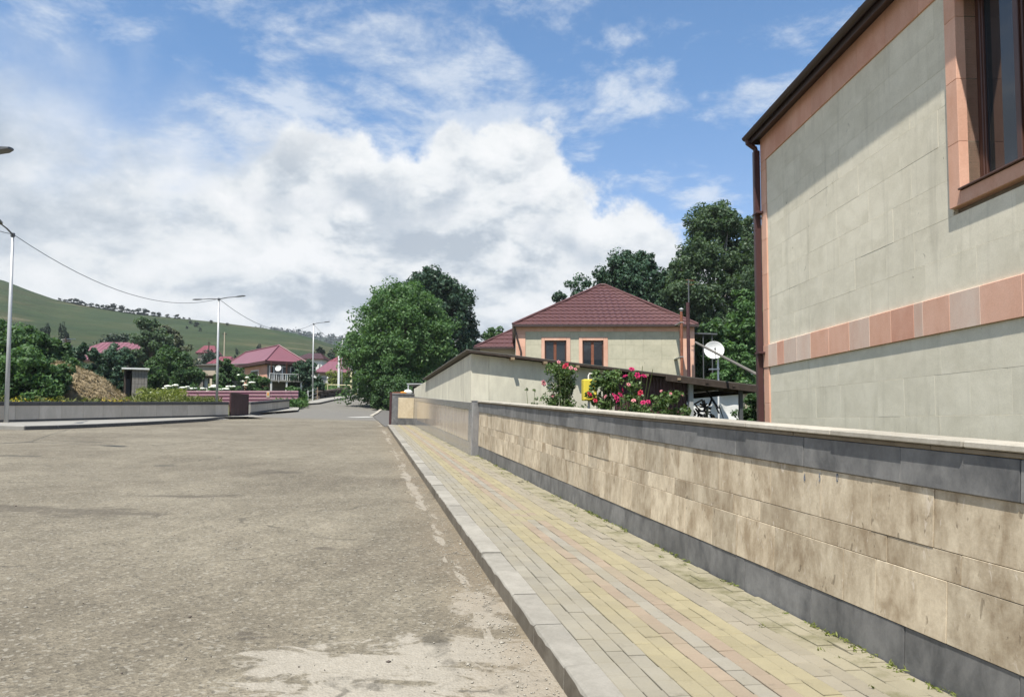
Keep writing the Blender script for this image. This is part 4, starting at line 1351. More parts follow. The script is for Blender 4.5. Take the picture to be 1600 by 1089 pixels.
# whitewashed outbuilding behind the carport
ob0, ob1 = at(1105, 608, 27.0), at(1160, 606, 27.0)
gob = G(ob0.x, 27.0)
outb = thing('whitewashed_outbuilding', 'low whitewashed rubble outbuilding seen through the carport', 'outbuilding', (ob0.x - 1.5, 27.0, gob))
wob = ob1.x - ob0.x + 1.5
hob = at(1130, 611, 27.0).z - gob
vs, fs = [], []
nx_o, nz_o = 34, 20
for j in range(nz_o + 1):
    for i in range(nx_o + 1):
        x, z = wob * i / nx_o, -.4 + (hob + .4) * j / nz_o
        vs.append((x, .05 * mnoise.noise(Vector((x * 3, z * 3, 1))), z))
for j in range(nz_o):
    for i in range(nx_o):
        k = j * (nx_o + 1) + i
        fs.append((k, k + 1, k + nx_o + 2, k + nx_o + 1))
MB().add(vs, fs).build('rubble_wall', M['white_wall'], outb, True)
MB().box(0.02, wob - .02, .08, 3.0, -.4, hob).build('wall_body', M['white_wall'], outb)
MB().slab([(-.2, -.2, hob + .02), (wob + .15, -.2, hob + .02), (wob + .15, 3.2, hob + .5), (-.2, 3.2, hob + .5)], .09).build('roof_slab', M['old_sheet'], outb)
# small brown roof further right
rb0, rb1 = at(1163, 613, 31.0), at(1200, 613, 31.0)
t = thing('brown_roofed_hut', 'small hut with a brown pitched roof just left of the near house', 'hut', (rb0.x, 31.0, G(rb0.x, 31)))
hz0, hz1 = rb0.z - G(rb0.x, 31), at(1175, 600, 32.2).z - G(rb0.x, 31)
wr = rb1.x - rb0.x + 1.2
MB().slab([(-.1, -.1, hz0), (wr, -.1, hz0), (wr, 1.6, hz1), (-.1, 1.6, hz1)], .05).build('roof', M['roof_brown'], t)
MB().box(.05, wr - .1, .1, 1.6, -.4, hz0 - .05).build('wall', M['cream_wall'], t)
# firewood and junk under the carport
jk = on_front(1104, 628, 2.0)
jg = OH + FH * (AF + 2.6) + NH * jk.y
logs = thing('firewood_pile', 'dark heap of firewood and scrap under the carport roof', 'firewood', (jg.x, jg.y, G(jg.x, jg.y)), RZ)
for k in range(95):
    a = (rng.uniform(-.5, .5), rng.uniform(-.6, .5), rng.uniform(.6, 1.5))
    dv = Vector((rng.normal(0, .2), rng.normal(0, .14), rng.normal(0, .28)))
    MB().tube([a, Vector(a) + dv], rng.uniform(.012, .04), 6).build('log', M[['dark_wood', 'black', 'old_sheet', 'steel', 'bark'][k % 5]], logs)
MB().box(-.55, .55, -.6, .5, -.2, .75).build('crate', M['dark_wood'], logs)

# ------------------------------------------------------------------ foliage
def leaf_cloud(centres, radii, n_per, size, outward=.55, flat=(1, 1, .8), aspect=.55):
    """rhombic leaves through clumps: arrays of clump centres and radii"""
    C = np.repeat(np.asarray(centres, float), n_per, axis=0)
    Rr = np.repeat(np.asarray(radii, float), n_per)
    N = len(C)
    d = rng.normal(size=(N, 3))
    d /= np.linalg.norm(d, axis=1)[:, None]
    rad = Rr * rng.uniform(.35, 1.05, N) ** .6
    P = C + d * rad[:, None] * np.array(flat)
    nrm = d * outward + rng.normal(size=(N, 3)) * .45 + np.array([0, 0, .35])
    nrm /= np.linalg.norm(nrm, axis=1)[:, None]
    u = np.cross(nrm, rng.normal(size=(N, 3)))
    u /= np.linalg.norm(u, axis=1)[:, None]
    v = np.cross(nrm, u)
    s = size * rng.uniform(.6, 1.3, N)[:, None]
    bend = nrm * s * .12
    V = np.stack([P - u * s, P + v * s * aspect + bend, P + u * s, P - v * s * aspect + bend], 1).reshape(-1, 3)
    F = np.arange(4 * N).reshape(-1, 4)
    return V, F

def crown_points(h, w, n_lobes, lobe_r, base=0.12, shape=1.0, seed=0, depth=None):
    """clump centres filling an uneven crown of height h, width w that starts at base*h"""
    r_ = np.random.default_rng(seed)
    pts, rad = [], []
    dp = depth or w
    for k in range(n_lobes):
        for _ in range(30):
            z = r_.uniform(base, 1.0)
            t = (z - base) / (1 - base)
            env = (math.sin(math.pi * min(1, max(0, t * .86 + .10)) ** shape)) ** .65
            a = r_.uniform(0, 2 * math.pi)
            q = r_.uniform(.35, 1.0) ** .5
            x, y = math.cos(a) * q * env * w / 2, math.sin(a) * q * env * dp / 2
            rr = lobe_r * r_.uniform(.7, 1.3)
            x *= max(0, 1 - rr / (w * .9)); y *= max(0, 1 - rr / (dp * .9))
            z2 = z * h - rr * .5
            if all((x - p[0]) ** 2 + (y - p[1]) ** 2 + (z2 - p[2]) ** 2 > (rr * .5) ** 2 for p in pts):
                break
        pts.append((x, y, z2)); rad.append(rr)
    return np.array(pts), np.array(rad)

def crown_mesh(h, w, n_lobes, lobe_r, leaf, n_sub, n_leaf, mname, base=.12, shape=1.0, seed=0, depth=None):
    leaf, n_leaf = leaf * .66, int(n_leaf * 1.75)
    P, Rr = crown_points(h, w, n_lobes, lobe_r * 1.28, base, shape, seed, depth)
    # second level: small clumps over each lobe
    C2 = np.repeat(P, n_sub, axis=0)
    R2 = np.repeat(Rr, n_sub)
    d = rng.normal(size=C2.shape); d /= np.linalg.norm(d, axis=1)[:, None]
    d[:, 2] = d[:, 2] * .9 + .1
    C2 = C2 + d * (R2 * rng.uniform(.5, 1.12, len(R2)))[:, None]
    C2[:, 2] = np.maximum(C2[:, 2], base * h * .6 + .1)
    V, F = leaf_cloud(C2, R2 * rng.uniform(.34, .56, len(R2)), n_leaf, leaf)
    return np_mesh('crown', V, F, M[mname]), P

def trunk_mb(h, r, P, n_limb, seed=0, lean=.03, base=.12):
    r_ = random.Random(seed)
    mb = MB()
    top = h * .8
    path = [(0, 0, -.3)] + [(lean * h * math.sin(k * .8 + seed), lean * h * math.cos(k * .9 + seed * 2), top * k / 6) for k in range(1, 7)]
    mb.tube(path, [r * 1.25] + [r * (1 - .8 * k / 6) for k in range(1, 7)], 8)
    for k in range(n_limb):
        p = Vector(P[r_.randrange(len(P))])
        z0 = max(h * base * .7, min(p.z * .62, top * .85))
        i = z0 / top * 6
        j = min(5, int(i))
        st = Vector(path[j]).lerp(Vector(path[j + 1]), i - j)
        mid = st.lerp(p, .5) + Vector((r_.uniform(-.3, .3), r_.uniform(-.3, .3), -.1 * (p - st).length * .4))
        rr = r * (1 - .75 * z0 / top) * .5
        mb.tube([st, mid, p], [rr, rr * .65, rr * .25], 6)
    return mb

def tree(label, px, py_top, y, wpx, mname, name='broadleaf_tree', cat='tree', group=None, n_lobes=26, lobe=.17, leaf=.22, n_sub=12, n_leaf=55, base=.14, shape=1.0, bark='bark', limbs=8, seed=1, sink=0.0, depth=None, zg=None, tr=None):
    top = at(px, py_top, y)
    g = G(top.x, y) - .06 if zg is None else zg
    h = top.z - g
    w = wpx / FOC * y
    t = thing(name, label, cat, (top.x, y, g), group=group)
    me, P = crown_mesh(h, w, n_lobes, w * lobe, leaf, n_sub, n_leaf, mname, base, shape, seed, depth)
    link('crown', me, t)
    trunk_mb(h, tr or max(.08, h * .022), P, limbs, seed, base=base).build('trunk', M[bark], t, True)
    return t

# roadside and background trees, right half
tree('big bright green bushy tree at the road bend, its crown almost down to the ground', 632, 449, 62, 178, 'leaf_bright', n_lobes=80, lobe=.12, leaf=.17, n_sub=16, n_leaf=50, base=.10, shape=.82, seed=3, limbs=14)
tree('tall dark green tree standing behind the big bright one at the bend', 679, 428, 76, 158, 'leaf_dark', n_lobes=66, lobe=.13, leaf=.24, n_sub=16, n_leaf=50, base=.10, shape=1.0, seed=8, limbs=12)
tree('small dark tree peeking out right of the dark tree, left of the tiled roof', 770, 513, 86, 50, 'leaf_mid', n_lobes=14, lobe=.2, leaf=.24, n_sub=10, n_leaf=40, seed=9)
tree('light green shrub growing at the foot of the big bright tree', 612, 588, 57, 62, 'leaf_mid', 'shrub', 'shrub', n_lobes=12, lobe=.22, leaf=.16, n_sub=10, n_leaf=45, base=0, seed=5, limbs=3)
tree('low green shrub at the roadside right of the foot of the big bright tree', 660, 590, 52, 56, 'leaf_mid', 'shrub', 'shrub', n_lobes=12, lobe=.22, leaf=.16, n_sub=10, n_leaf=45, base=0, seed=15, limbs=3)
tree('tiny dark tree crown just above the left slope of the tiled roof', 876, 457, 78, 34, 'leaf_dark', n_lobes=9, lobe=.22, leaf=.22, n_sub=8, n_leaf=40, seed=21)
tree('dark tree with a ragged top above the left slope of the tiled roof', 913, 424, 72, 64, 'leaf_dark', n_lobes=14, lobe=.17, leaf=.22, n_sub=10, n_leaf=40, seed=22)
tree('dark spreading tree behind the ridge of the tiled roof', 985, 397, 66, 140, 'leaf_dark', n_lobes=56, lobe=.12, leaf=.22, n_sub=14, n_leaf=48, base=.25, seed=23, limbs=12)
tree('dark rounded tree between the roof ridge and the tall poplar', 1050, 402, 62, 104, 'leaf_dark', n_lobes=44, lobe=.135, leaf=.22, n_sub=12, n_leaf=46, base=.2, seed=24)
tree('tallest tree, a grey green poplar with pale limbs beside the near house', 1114, 322, 58, 146, 'leaf_blue', 'poplar_tree', n_lobes=110, lobe=.105, leaf=.17, n_sub=13, n_leaf=36, base=.26, shape=.85, bark='bark_pale', limbs=26, seed=31, tr=.3)
tree('second grey green poplar half hidden behind the near house', 1180, 338, 60, 84, 'leaf_blue', 'poplar_tree', n_lobes=36, lobe=.15, leaf=.19, n_sub=12, n_leaf=44, base=.3, shape=.85, bark='bark_pale', limbs=10, seed=32)
tree('bright leafy tree against the corner of the near house below the poplars', 1172, 446, 44, 92, 'leaf_bright', n_lobes=26, lobe=.15, leaf=.16, n_sub=14, n_leaf=50, base=.10, seed=33)
tree('mid green tree behind the satellite dish', 1112, 506, 40, 84, 'leaf_mid', n_lobes=24, lobe=.16, leaf=.15, n_sub=14, n_leaf=48, base=.05, seed=34)
tree('bright low tree right of the satellite dish under the slanting pole', 1152, 536, 36, 80, 'leaf_bright', n_lobes=22, lobe=.17, leaf=.14, n_sub=13, n_leaf=48, base=.03, seed=35)
tree('leafy shrub left of the downpipe under the slanting pole', 1176, 610, 22, 46, 'leaf_mid', 'shrub', 'shrub', n_lobes=10, lobe=.22, leaf=.07, n_sub=10, n_leaf=40, base=0, seed=36, limbs=3)
# left half
tree('dark tree at the left edge behind the street lamp pole', 22, 513, 46, 120, 'leaf_mid', n_lobes=24, lobe=.16, leaf=.19, n_sub=12, n_leaf=46, base=.02, seed=41)
tree('dark bushy tree at the left between the lamp pole and the hay heap', 78, 518, 48, 84, 'leaf_mid', n_lobes=20, lobe=.17, leaf=.19, n_sub=12, n_leaf=46, base=.02, seed=42)
tree('bright green shrub at the far left behind the roadside wall', 38, 554, 37, 104, 'leaf_bright', 'shrub', 'shrub', n_lobes=22, lobe=.17, leaf=.15, n_sub=12, n_leaf=46, base=0, seed=43, limbs=4)
tree('green shrub leaning over the left side of the hay heap', 86, 574, 38.5, 66, 'leaf_mid', 'shrub', 'shrub', n_lobes=16, lobe=.2, leaf=.15, n_sub=11, n_leaf=46, base=0, seed=44, limbs=3)
tree('slim dark tree in front of the long pink roof', 128, 524, 62, 36, 'leaf_dark', n_lobes=14, lobe=.2, leaf=.2, n_sub=9, n_leaf=40, base=.1, shape=.8, seed=45)
tree('dark fruit tree above the top of the hay heap', 155, 548, 56, 52, 'leaf_dark', n_lobes=16, lobe=.19, leaf=.18, n_sub=11, n_leaf=44, base=.05, seed=46)
tree('dark dense tree left of the grey block shed', 183, 543, 60, 54, 'leaf_dark', n_lobes=18, lobe=.19, leaf=.18, n_sub=11, n_leaf=44, base=.02, seed=47)
tree('tall pale green tree behind the grey block shed', 236, 492, 92, 62, 'leaf_blue', n_lobes=20, lobe=.17, leaf=.26, n_sub=12, n_leaf=46, base=.1, seed=48)
tree('greyish tree right of the tall pale green one', 268, 504, 96, 44, 'leaf_grey', n_lobes=14, lobe=.19, leaf=.26, n_sub=11, n_leaf=44, base=.1, seed=49)
tree('wide dense green tree right of the grey block shed', 270, 552, 62, 92, 'leaf_mid', n_lobes=26, lobe=.16, leaf=.18, n_sub=13, n_leaf=48, base=.02, seed=50)
tree('round green tree in front of the left end of the balcony house', 357, 564, 66, 42, 'leaf_mid', n_lobes=14, lobe=.2, leaf=.18, n_sub=10, n_leaf=42, base=.02, seed=51)
tree('dark green tree left of the balcony', 404, 566, 68, 34, 'leaf_mid', n_lobes=13, lobe=.2, leaf=.18, n_sub=10, n_leaf=42, base=.02, seed=52)
tree('dark tree right of the balcony beside a lamp pole', 478, 566, 76, 50, 'leaf_dark', n_lobes=16, lobe=.19, leaf=.2, n_sub=11, n_leaf=44, base=.02, seed=53)
tree('yellowish green bush behind the gas pipe', 528, 584, 104, 44, 'leaf_yellow', 'shrub', 'shrub', n_lobes=12, lobe=.22, leaf=.26, n_sub=9, n_leaf=40, base=0, seed=54, limbs=3)
tree('green bush left of the big bright tree behind the roadside bollards', 560, 584, 98, 40, 'leaf_mid', 'shrub', 'shrub', n_lobes=12, lobe=.22, leaf=.26, n_sub=9, n_leaf=40, base=0, seed=55, limbs=3)
tree('pointed green bush at the end of the striped fence', 462, 604, 60, 26, 'leaf_bright', 'shrub', 'shrub', n_lobes=10, lobe=.24, leaf=.15, n_sub=9, n_leaf=40, base=0, seed=56, limbs=3)
tree('dark hedge bush behind the second lamp between the small red roofs', 330, 556, 130, 60, 'leaf_far', 'shrub', 'shrub', n_lobes=12, lobe=.22, leaf=.3, n_sub=8, n_leaf=36, base=0, seed=57, limbs=3)
tree('dark bush behind the white house with the dark roof', 497, 545, 170, 26, 'leaf_far', 'shrub', 'shrub', n_lobes=9, lobe=.24, leaf=.4, n_sub=8, n_leaf=30, base=0, seed=58, limbs=3)
tree('green bush left of the red roof near the big bright tree', 520, 552, 165, 30, 'leaf_far', 'shrub', 'shrub', n_lobes=9, lobe=.24, leaf=.4, n_sub=8, n_leaf=30, base=0, seed=59, limbs=3)
tree('low dark hedge bush on the slope above the long pink roof', 185, 528, 128, 70, 'leaf_far', 'shrub', 'shrub', n_lobes=12, lobe=.2, leaf=.35, n_sub=8, n_leaf=30, base=0, seed=60, limbs=3)

# trees on the hill: one crown and trunk shared by all, sized per tree
hc_me, hcP = crown_mesh(8.0, 7.0, 16, 1.3, .42, 9, 26, 'leaf_far', .05, 1.0, 77)
ht_me = trunk_mb(8.0, .2, hcP, 4, 7).mesh('trunk', M['bark'], True)
def hill_tree(px, py_top, y, wpx, label, group=None, base=None):
    top = at(px, py_top, y)
    zb = base if base is not None else hill_z(px, y) - .3
    h = max(1.2, top.z - zb)
    t = thing('hill_tree', label, 'tree', (top.x, y, zb), rng.uniform(0, 6), group)
    w = wpx / FOC * y
    h = max(h, w * .9)
    for nm, me in (('crown', hc_me), ('trunk', ht_me)):
        o = link(nm, me, t)
        o.scale = (w / 7.0, w / 7.0, h / 8.0)
    return t
hill_tree(70, 511, 150, 26, 'small round tree on the lower slope behind the left bushes', base=G(-90, 150) + 1.0)
hill_tree(99, 510, 148, 18, 'upright little tree beside the dark utility pole on the lower slope', base=G(-85, 148) + 1.0)
RIDGE = 'dark trees along the crest of the grassy hill'
for i, (px, py, w) in enumerate([(93, 466, 7), (102, 470, 7), (110, 472, 10), (119, 470, 12), (127, 471, 10), (134, 475, 7), (143, 479, 9), (152, 479, 9), (160, 480, 9), (168, 481, 10), (177, 475, 13), (190, 478, 12), (200, 485, 10), (208, 488, 9), (217, 482, 10), (227, 483, 12), (240, 488, 9), (248, 490, 9), (262, 491, 7), (277, 493, 9), (287, 496, 5), (296, 497, 5)]):
    hill_tree(px, py, HILL_YC - 3, w, 'dark tree in the row along the crest of the grassy hill', RIDGE)
SLOPE = 'lone bushes scattered on the grassy hillside'
for px, py, w, y in [(298, 503, 6, 395), (307, 507, 9, 380), (330, 502, 6, 410), (355, 507, 5, 410), (292, 510, 5, 360), (405, 538, 8, 260), (440, 543, 8, 240), (313, 512, 5, 350), (370, 545, 7, 230)]:
    hill_tree(px, py, y, w, 'lone dark bush on the open grassy hillside', SLOPE)

# the wood on the far hill reads as one mass
C_, R_ = [], []
for k in range(2600):
    px = rng.uniform(-150, 900)
    t = rng.uniform(.42, 1.0)
    y = 500 + 800 * t
    zc = EYE + (HOR - curve(FAR, px)) / FOC * 1300
    x = (px - PCX) / FOC * y
    zg = G(x, 500) - .4
    if mnoise.noise(Vector((x * .006, y * .006, 2))) < -.18 and t < .9: continue
    C_.append((x, y, zg + (zc - zg) * t ** 1.1 + 2.5)); R_.append(rng.uniform(4, 7.5))
V, F = leaf_cloud(C_, R_, 16, 2.6, flat=(1, 1, 1.1))
tag(link('far_wood', np_mesh('far_wood', V, F, M['leaf_far'])), 'dark wood covering the distant hill', 'wood', kind='stuff')

# ------------------------------------------------------------------ roses behind the wall
def wall_at(px, py, t):
    """point behind the wall at a lateral distance t behind its face"""
    return on_plane(px, py, FR(0, -t, 0), AY)
def petal_bloom(r):
    mb = MB()
    for ring, (n, tilt, rr) in enumerate(((3, .25, .45), (5, .7, .75), (6, 1.15, 1.0))):
        for k in range(n):
            a = 2 * math.pi * k / n + ring * .5
            out = Vector((math.cos(a), math.sin(a), 0)); sd = Vector((-math.sin(a), math.cos(a), 0)); up = Vector((0, 0, 1))
            b0 = out * r * .12
            m_ = b0 + (out * math.sin(tilt) + up * math.cos(tilt)) * r * rr * .65
            e_ = b0 + (out * math.sin(tilt * 1.25) + up * math.cos(tilt * 1.25)) * r * rr
            w = r * .42 * (.6 + .4 * rr)
            mb.add([b0, m_ + sd * w, e_ + sd * w * .5 + out * r * .06, e_ - sd * w * .5 + out * r * .06, m_ - sd * w], [(0, 1, 2, 3, 4)])
    return mb
BL_ME = {k: petal_bloom(1.0).mesh('bloom', M[k]) for k in ('bloom_red', 'bloom_magenta', 'bloom_pink')}
def rose(label, px, py_top, wpx, t, mname, leaf, clumps, n_leaf, blooms, bare=(), seed=1, name='rose_bush', cat='rose bush'):
    top = wall_at(px, py_top, t)
    y = top.y
    g = G(top.x, y)
    h, w = (top.z - g) * .965, wpx / FOC * y
    b = thing(name, label, cat, (top.x, y, g))
    r_ = np.random.default_rng(seed)
    P = np.stack([r_.normal(0, w * .24, clumps), r_.normal(0, w * .22, clumps), h * (1 - .62 * r_.uniform(0, 1, clumps) ** 1.2)], 1)
    P[:, 0] = np.clip(P[:, 0], -w * .46, w * .46)
    P[:, 0] *= np.clip(1.15 - .7 * (P[:, 2] / h - .5), .4, 1)
    V, F = leaf_cloud(P, np.full(clumps, w * .14), n_leaf, leaf, .4, (1, 1, .9), .6)
    link('foliage', np_mesh('foliage', V, F, M[mname]), b)
    sm = MB()
    for p in P[::2]:
        sm.tube([(r_.normal(0, .06), r_.normal(0, .06), 0), (p[0] * .5, p[1] * .5, p[2] * .6), tuple(p)], [.014, .009, .004], 5)
    for (ax, ay) in bare:
        q = wall_at(ax, ay, t) - Vector((top.x, y, g))
        sm.tube([(0, 0, h * .2), (q.x * .5, q.y * .5, q.z * .62), q], [.013, .009, .004], 5)
    sm.build('stems', M['stem'], b)
    for (bx, by, rp, col) in blooms:
        q = wall_at(bx, by, t - .22) - Vector((top.x, y, g))
        o = link('bloom', BL_ME[col], b, q)
        s_ = rp / FOC * y * .82
        o.scale = (s_, s_, s_)
        o.rotation_euler = (R(55) + rng.normal(0, .3), rng.normal(0, .4), rng.normal(0, .5))
    return b
rose('tall rose bush with a dark red bloom near its top, left of the yellow box', 879, 566, 62, 1.15, 'leaf_rose', .030, 92, 44,
     [(884, 572, 6, 'bloom_red'), (873, 566, 3.5, 'bloom_pink'), (892, 575, 3.5, 'bloom_pink'), (899, 577, 3, 'bloom_pink'), (849, 599, 6, 'bloom_pink'), (857, 577, 3, 'bloom_pink'), (864, 618, 3.5, 'bloom_pink')], seed=1)
rose('leafy green rose bush right beside the yellow box', 946, 576, 54, 1.25, 'leaf_rose', .034, 80, 44, [(921, 616, 5, 'bloom_red'), (930, 626, 4, 'bloom_red')], seed=2)
rose('rose bush with many magenta blooms in front of the dark sheet wall', 987, 577, 60, 1.1, 'leaf_rose', .030, 38, 34,
     [(987, 577, 5, 'bloom_magenta'), (996, 587, 5.5, 'bloom_magenta'), (1006, 588, 5, 'bloom_magenta'), (977, 588, 4.5, 'bloom_magenta'), (972, 610, 5, 'bloom_magenta'), (963, 622, 6.5, 'bloom_magenta'), (969, 617, 5.5, 'bloom_magenta'), (959, 618, 5, 'bloom_magenta'), (966, 627, 5, 'bloom_magenta'), (1001, 614, 5, 'bloom_red'), (982, 601, 3.5, 'bloom_pink'), (946, 620, 4, 'bloom_pink'), (1005, 629, 4.5, 'bloom_magenta'), (1013, 628, 4, 'bloom_magenta'), (990, 626, 4, 'bloom_pink')],
     bare=[(1004, 572), (1020, 577), (1012, 590)], seed=3)
rose('low leafy rose bush with a few pale buds in front of the light steel post', 1046, 609, 62, 1.15, 'leaf_rose', .030, 70, 42, [(1033, 611, 2.5, 'bloom_pink'), (1048, 615, 2.5, 'bloom_pink'), (1066, 618, 2.2, 'bloom_pink')], seed=4)
rose('sparse young plant just above the wall at the left end of the roses', 787, 604, 20, .9, 'leaf_rose', .022, 7, 16, [], seed=5, name='young_plant', cat='plant')
rose('thin leafy sprig between the sparse young plant and the tall rose bush', 831, 598, 22, .9, 'leaf_rose', .026, 11, 20, [], seed=6, name='young_plant', cat='plant')

# yellow box with a bent white pipe
yb0 = wall_at(920.5, 609, 1.35)
gy = G(yb0.x, yb0.y)
wyb = 21 / FOC * yb0.y
z0y, z1y = wall_at(920, 626, 1.35).z - gy, wall_at(920, 593, 1.35).z - gy
ybx = thing('gas_box', 'yellow metal box with a bent white pipe standing between two rose bushes', 'gas box', (yb0.x, yb0.y, gy), R(8))
MB().cbox(-wyb / 2, wyb / 2, -.09, .10, z0y, z1y, .012).build('box_body', M['yellow'], ybx)
MB().cbox(-wyb / 2 + .015, wyb / 2 - .015, -.098, -.091, z0y + .02, z1y - .02, .003).build('door', M['yellow'], ybx)
MB().box(wyb * .32, wyb * .38, -.106, -.098, (z0y + z1y) / 2 - .03, (z0y + z1y) / 2 + .03).build('handle', M['black'], ybx)
MB().tube([(-wyb * .05, 0, z1y - .02), (-wyb * .05, 0, z1y + .07), (wyb * .03, 0, z1y + .11), (wyb * .35, 0, z1y + .11), (wyb * .42, 0, z1y + .08), (wyb * .42, 0, z1y - .02)], .013, 8).build('pipe', M['white_paint'], ybx)
MB().tube([(0, .02, -.1), (0, .02, z0y + .02)], .025, 8).build('post', M['steel'], ybx)

# ------------------------------------------------------------------ street lamps on the left
def street_lamp(label, bpx, tpy, y, arms, head=.42):
    top = at(bpx, tpy, y)
    g = G(top.x, y) + .1
    h = top.z - g
    t = thing('street_lamp', label, 'street lamp', (top.x, y, g), group='street lamps along the left kerb')
    MB().tube([(0, 0, -.2), (0, 0, h * .45), (0, 0, h)], [.075, .064, .048], 12).build('pole', M['steel'], t, True)
    MB().cbox(-.16, .16, -.16, .16, -.05, .03, .01).build('base_plate', M['concrete'], t)
    MB().lathe([(.055, h - .1), (.07, h - .08), (.07, h + .03), (0.0, h + .05)], 12).build('top_collar', M['dark_steel'], t)
    for (ax, ay, az) in arms:
        d = Vector((ax, ay, az))
        e = Vector((0, 0, h)) + d
        MB().tube([(0, 0, h - .02), Vector((0, 0, h)) + d * .5 + Vector((0, 0, .02)), e], [.03, .026, .022], 8).build('arm', M['dark_steel'], t)
        u = d.normalized(); sd = u.cross(Vector((0, 0, 1))).normalized()
        up = sd.cross(u)
        vs = []
        for f, w, th in ((-.1, .04, .03), (.1, .10, .05), (.45, .12, .055), (.62, .07, .03)):
            c = e + u * f * head / .42
            for i, j in ((-1, -.5), (1, -.5), (1, .6), (.5, 1), (-.5, 1), (-1, .6)):
                vs.append(c + sd * i * w * head / .42 + up * j * th * head / .42)
        fs = [(5, 4, 3, 2, 1, 0), (18, 19, 20, 21, 22, 23)]
        for s_ in range(3):
            for k in range(6):
                fs.append((s_ * 6 + k, s_ * 6 + (k + 1) % 6, s_ * 6 + 6 + (k + 1) % 6, s_ * 6 + 6 + k))
        MB().add(vs, fs).build('lamp_head', M['dark_steel'], t)
    return t, Vector((top.x, y, g + h))
lh = at(-20, 254, 16.6)
_, L0 = street_lamp('street lamp whose head alone reaches into the picture at the upper left', -140, 262, 17.2, [(lh.x - at(-140, 262, 17.2).x, -.6, .12)], .44)
_, L1 = street_lamp('nearest street lamp fully in view with one arm reaching left', 20, 366, 26.4, [(.46, -1.35, .02)])
_, L2 = street_lamp('street lamp with two level arms in front of the maroon gate', 342, 467, 43.5, [(-1.05, .1, -.02), (1.05, -.1, .1)], .34)
_, L3 = street_lamp('third street lamp, beside the dark tree right of the balcony house', 490, 506, 69, [(1.0, -.1, .12)], .34)
_, L4 = street_lamp('farthest street lamp just left of the big bright tree', 535, 527, 89, [(-.9, .2, .05)], .34)
def wire(a, b, sag, label, r=.012):
    t = thing('power_cable', label, 'cable', a)
    MB().tube([(b - a) * (k / 18) - Vector((0, 0, sag * 4 * (k / 18) * (1 - k / 18))) for k in range(19)], r, 5).build('cable', M['dark_steel'], t)
wire(L0, L1, .3, 'cable running out of the picture from the nearest lamp at the left edge')
wire(L1, L2, 1.05, 'sagging cable from the nearest full lamp to the two armed lamp')
wire(L2, L3, 1.15, 'sagging cable from the two armed lamp to the third lamp', .014)
wire(L3, L4, .7, 'far cable from the third lamp to the last lamp by the big tree', .014)

# ------------------------------------------------------------------ left sidewalk, kerb, wall, gate
def strip(name, pts, inner, m, h):
    """pavement strip from a kerb line to an inner line"""
    vs, fs = [], []
    n = len(pts)
    for p, q in zip(pts, inner):
        vs += [(p.x, p.y, G(p.x, p.y) + h), (q[0], q[1], G(*q) + h), (p.x, p.y, G(p.x, p.y) - .2)]
    for i in range(n - 1):
        k = i * 3
        fs += [(k, k + 3, k + 4, k + 1), (k + 2, k + 5, k + 3, k)]
    o = MB().add(vs, fs).build(name, m)
    return tag(o, kind='structure')
WA = on_ground(-60, 661.5, .12); WB = on_ground(357, 650.5, .12)
def wall_line(y):
    return (WA.x + (WB.x - WA.x) * (y - WA.y) / (WB.y - WA.y), y)
WC, WD = on_ground(391, 646.5, .12), on_ground(452, 638, .12)
lkp = [Vector((LK[0].x - 14, LK[0].y, 0))] + LK
inner = [(LK[0].x - 14, LK[0].y + 3)] + [(on_ground(px_, 655, .1).x, on_ground(px_, 655 - px_ * .012, .1).y + .5) for px_ in (-40, 40, 110, 200, 300, 372)]
strip('left_sidewalk', lkp, inner, M['concrete'], .124)
strip('left_sidewalk', LK2 + [LK2[-1] + Vector((-.8, 3, 0))], [(WC.x - .3, WC.y), (WC.x + .2, 51), (WD.x - .5, WD.y + 1), (WD.x - 1, WD.y + 5)], M['concrete'], .124)
strip('left_sidewalk', LK3, [(p.x - 1.6, p.y + 1.0) for p in LK3], M['concrete'], .10)
def kerb_line(pts, shade_side):
    kb = tag(link('left_kerb', None), kind='structure')
    for p, q in zip(pts[:-1], pts[1:]):
        L_ = (q - p).length
        n = max(1, round(L_ / 1.0))
        for k in range(n):
            a, b_ = p.lerp(q, k / n), p.lerp(q, (k + 1) / n)
            d = b_ - a
            ang = math.atan2(d.y, d.x)
            o = MB().cbox(.004, d.length - .004, -.02, .15, -.25, .132, .015).build('kerb_stone', M['left_dark'] if shade_side else M['concrete'], kb)  # right-facing runs use darker stone: their shade is in the colour
            o.location = (a.x, a.y, G(a.x, a.y))
            o.rotation_euler = (0, -math.atan2(G(b_.x, b_.y) - G(a.x, a.y), math.hypot(d.x, d.y)), ang)
    return kb
kerb_line([lkp[0], LK[0]], 0)
kerb_line(LK, 1)
kerb_line(LK2, 1)
kerb_line(LK3, 1)

def low_wall(label, a, b, h, pieces, lift=.10):
    d = b - a
    L_ = math.hypot(d.x, d.y)
    za, zb_ = G(a.x, a.y) + lift, G(b.x, b.y) + lift
    t = thing('roadside_wall', label, 'wall', (a.x, a.y, za))
    ang, sl = math.atan2(d.y, d.x), math.atan2(zb_ - za, L_)
    t.rotation_euler = (0, -sl, ang)
    MB().box(0, L_, .02, .26, -.4, h - .12).build('wall_core', M['concrete'], t)
    for k in range(pieces):
        x0, x1 = L_ * k / pieces + .003, L_ * (k + 1) / pieces - .003
        MB().cbox(x0, x1, -.012, .018, -.1, .10, .004).build('plinth_slab', M['left_dark'], t)
        MB().cbox(x0, x1, -.006, .018, .102, h - .142, .004).build('facing_panel', M['left_panel'], t)
        MB().cbox(x0, x1, -.03, .29, h - .14, h, .008).build('coping_slab', M['left_dark'], t)
    return t
WA3, WB3 = Vector((WA.x, WA.y, 0)), Vector((WB.x, WB.y, 0))

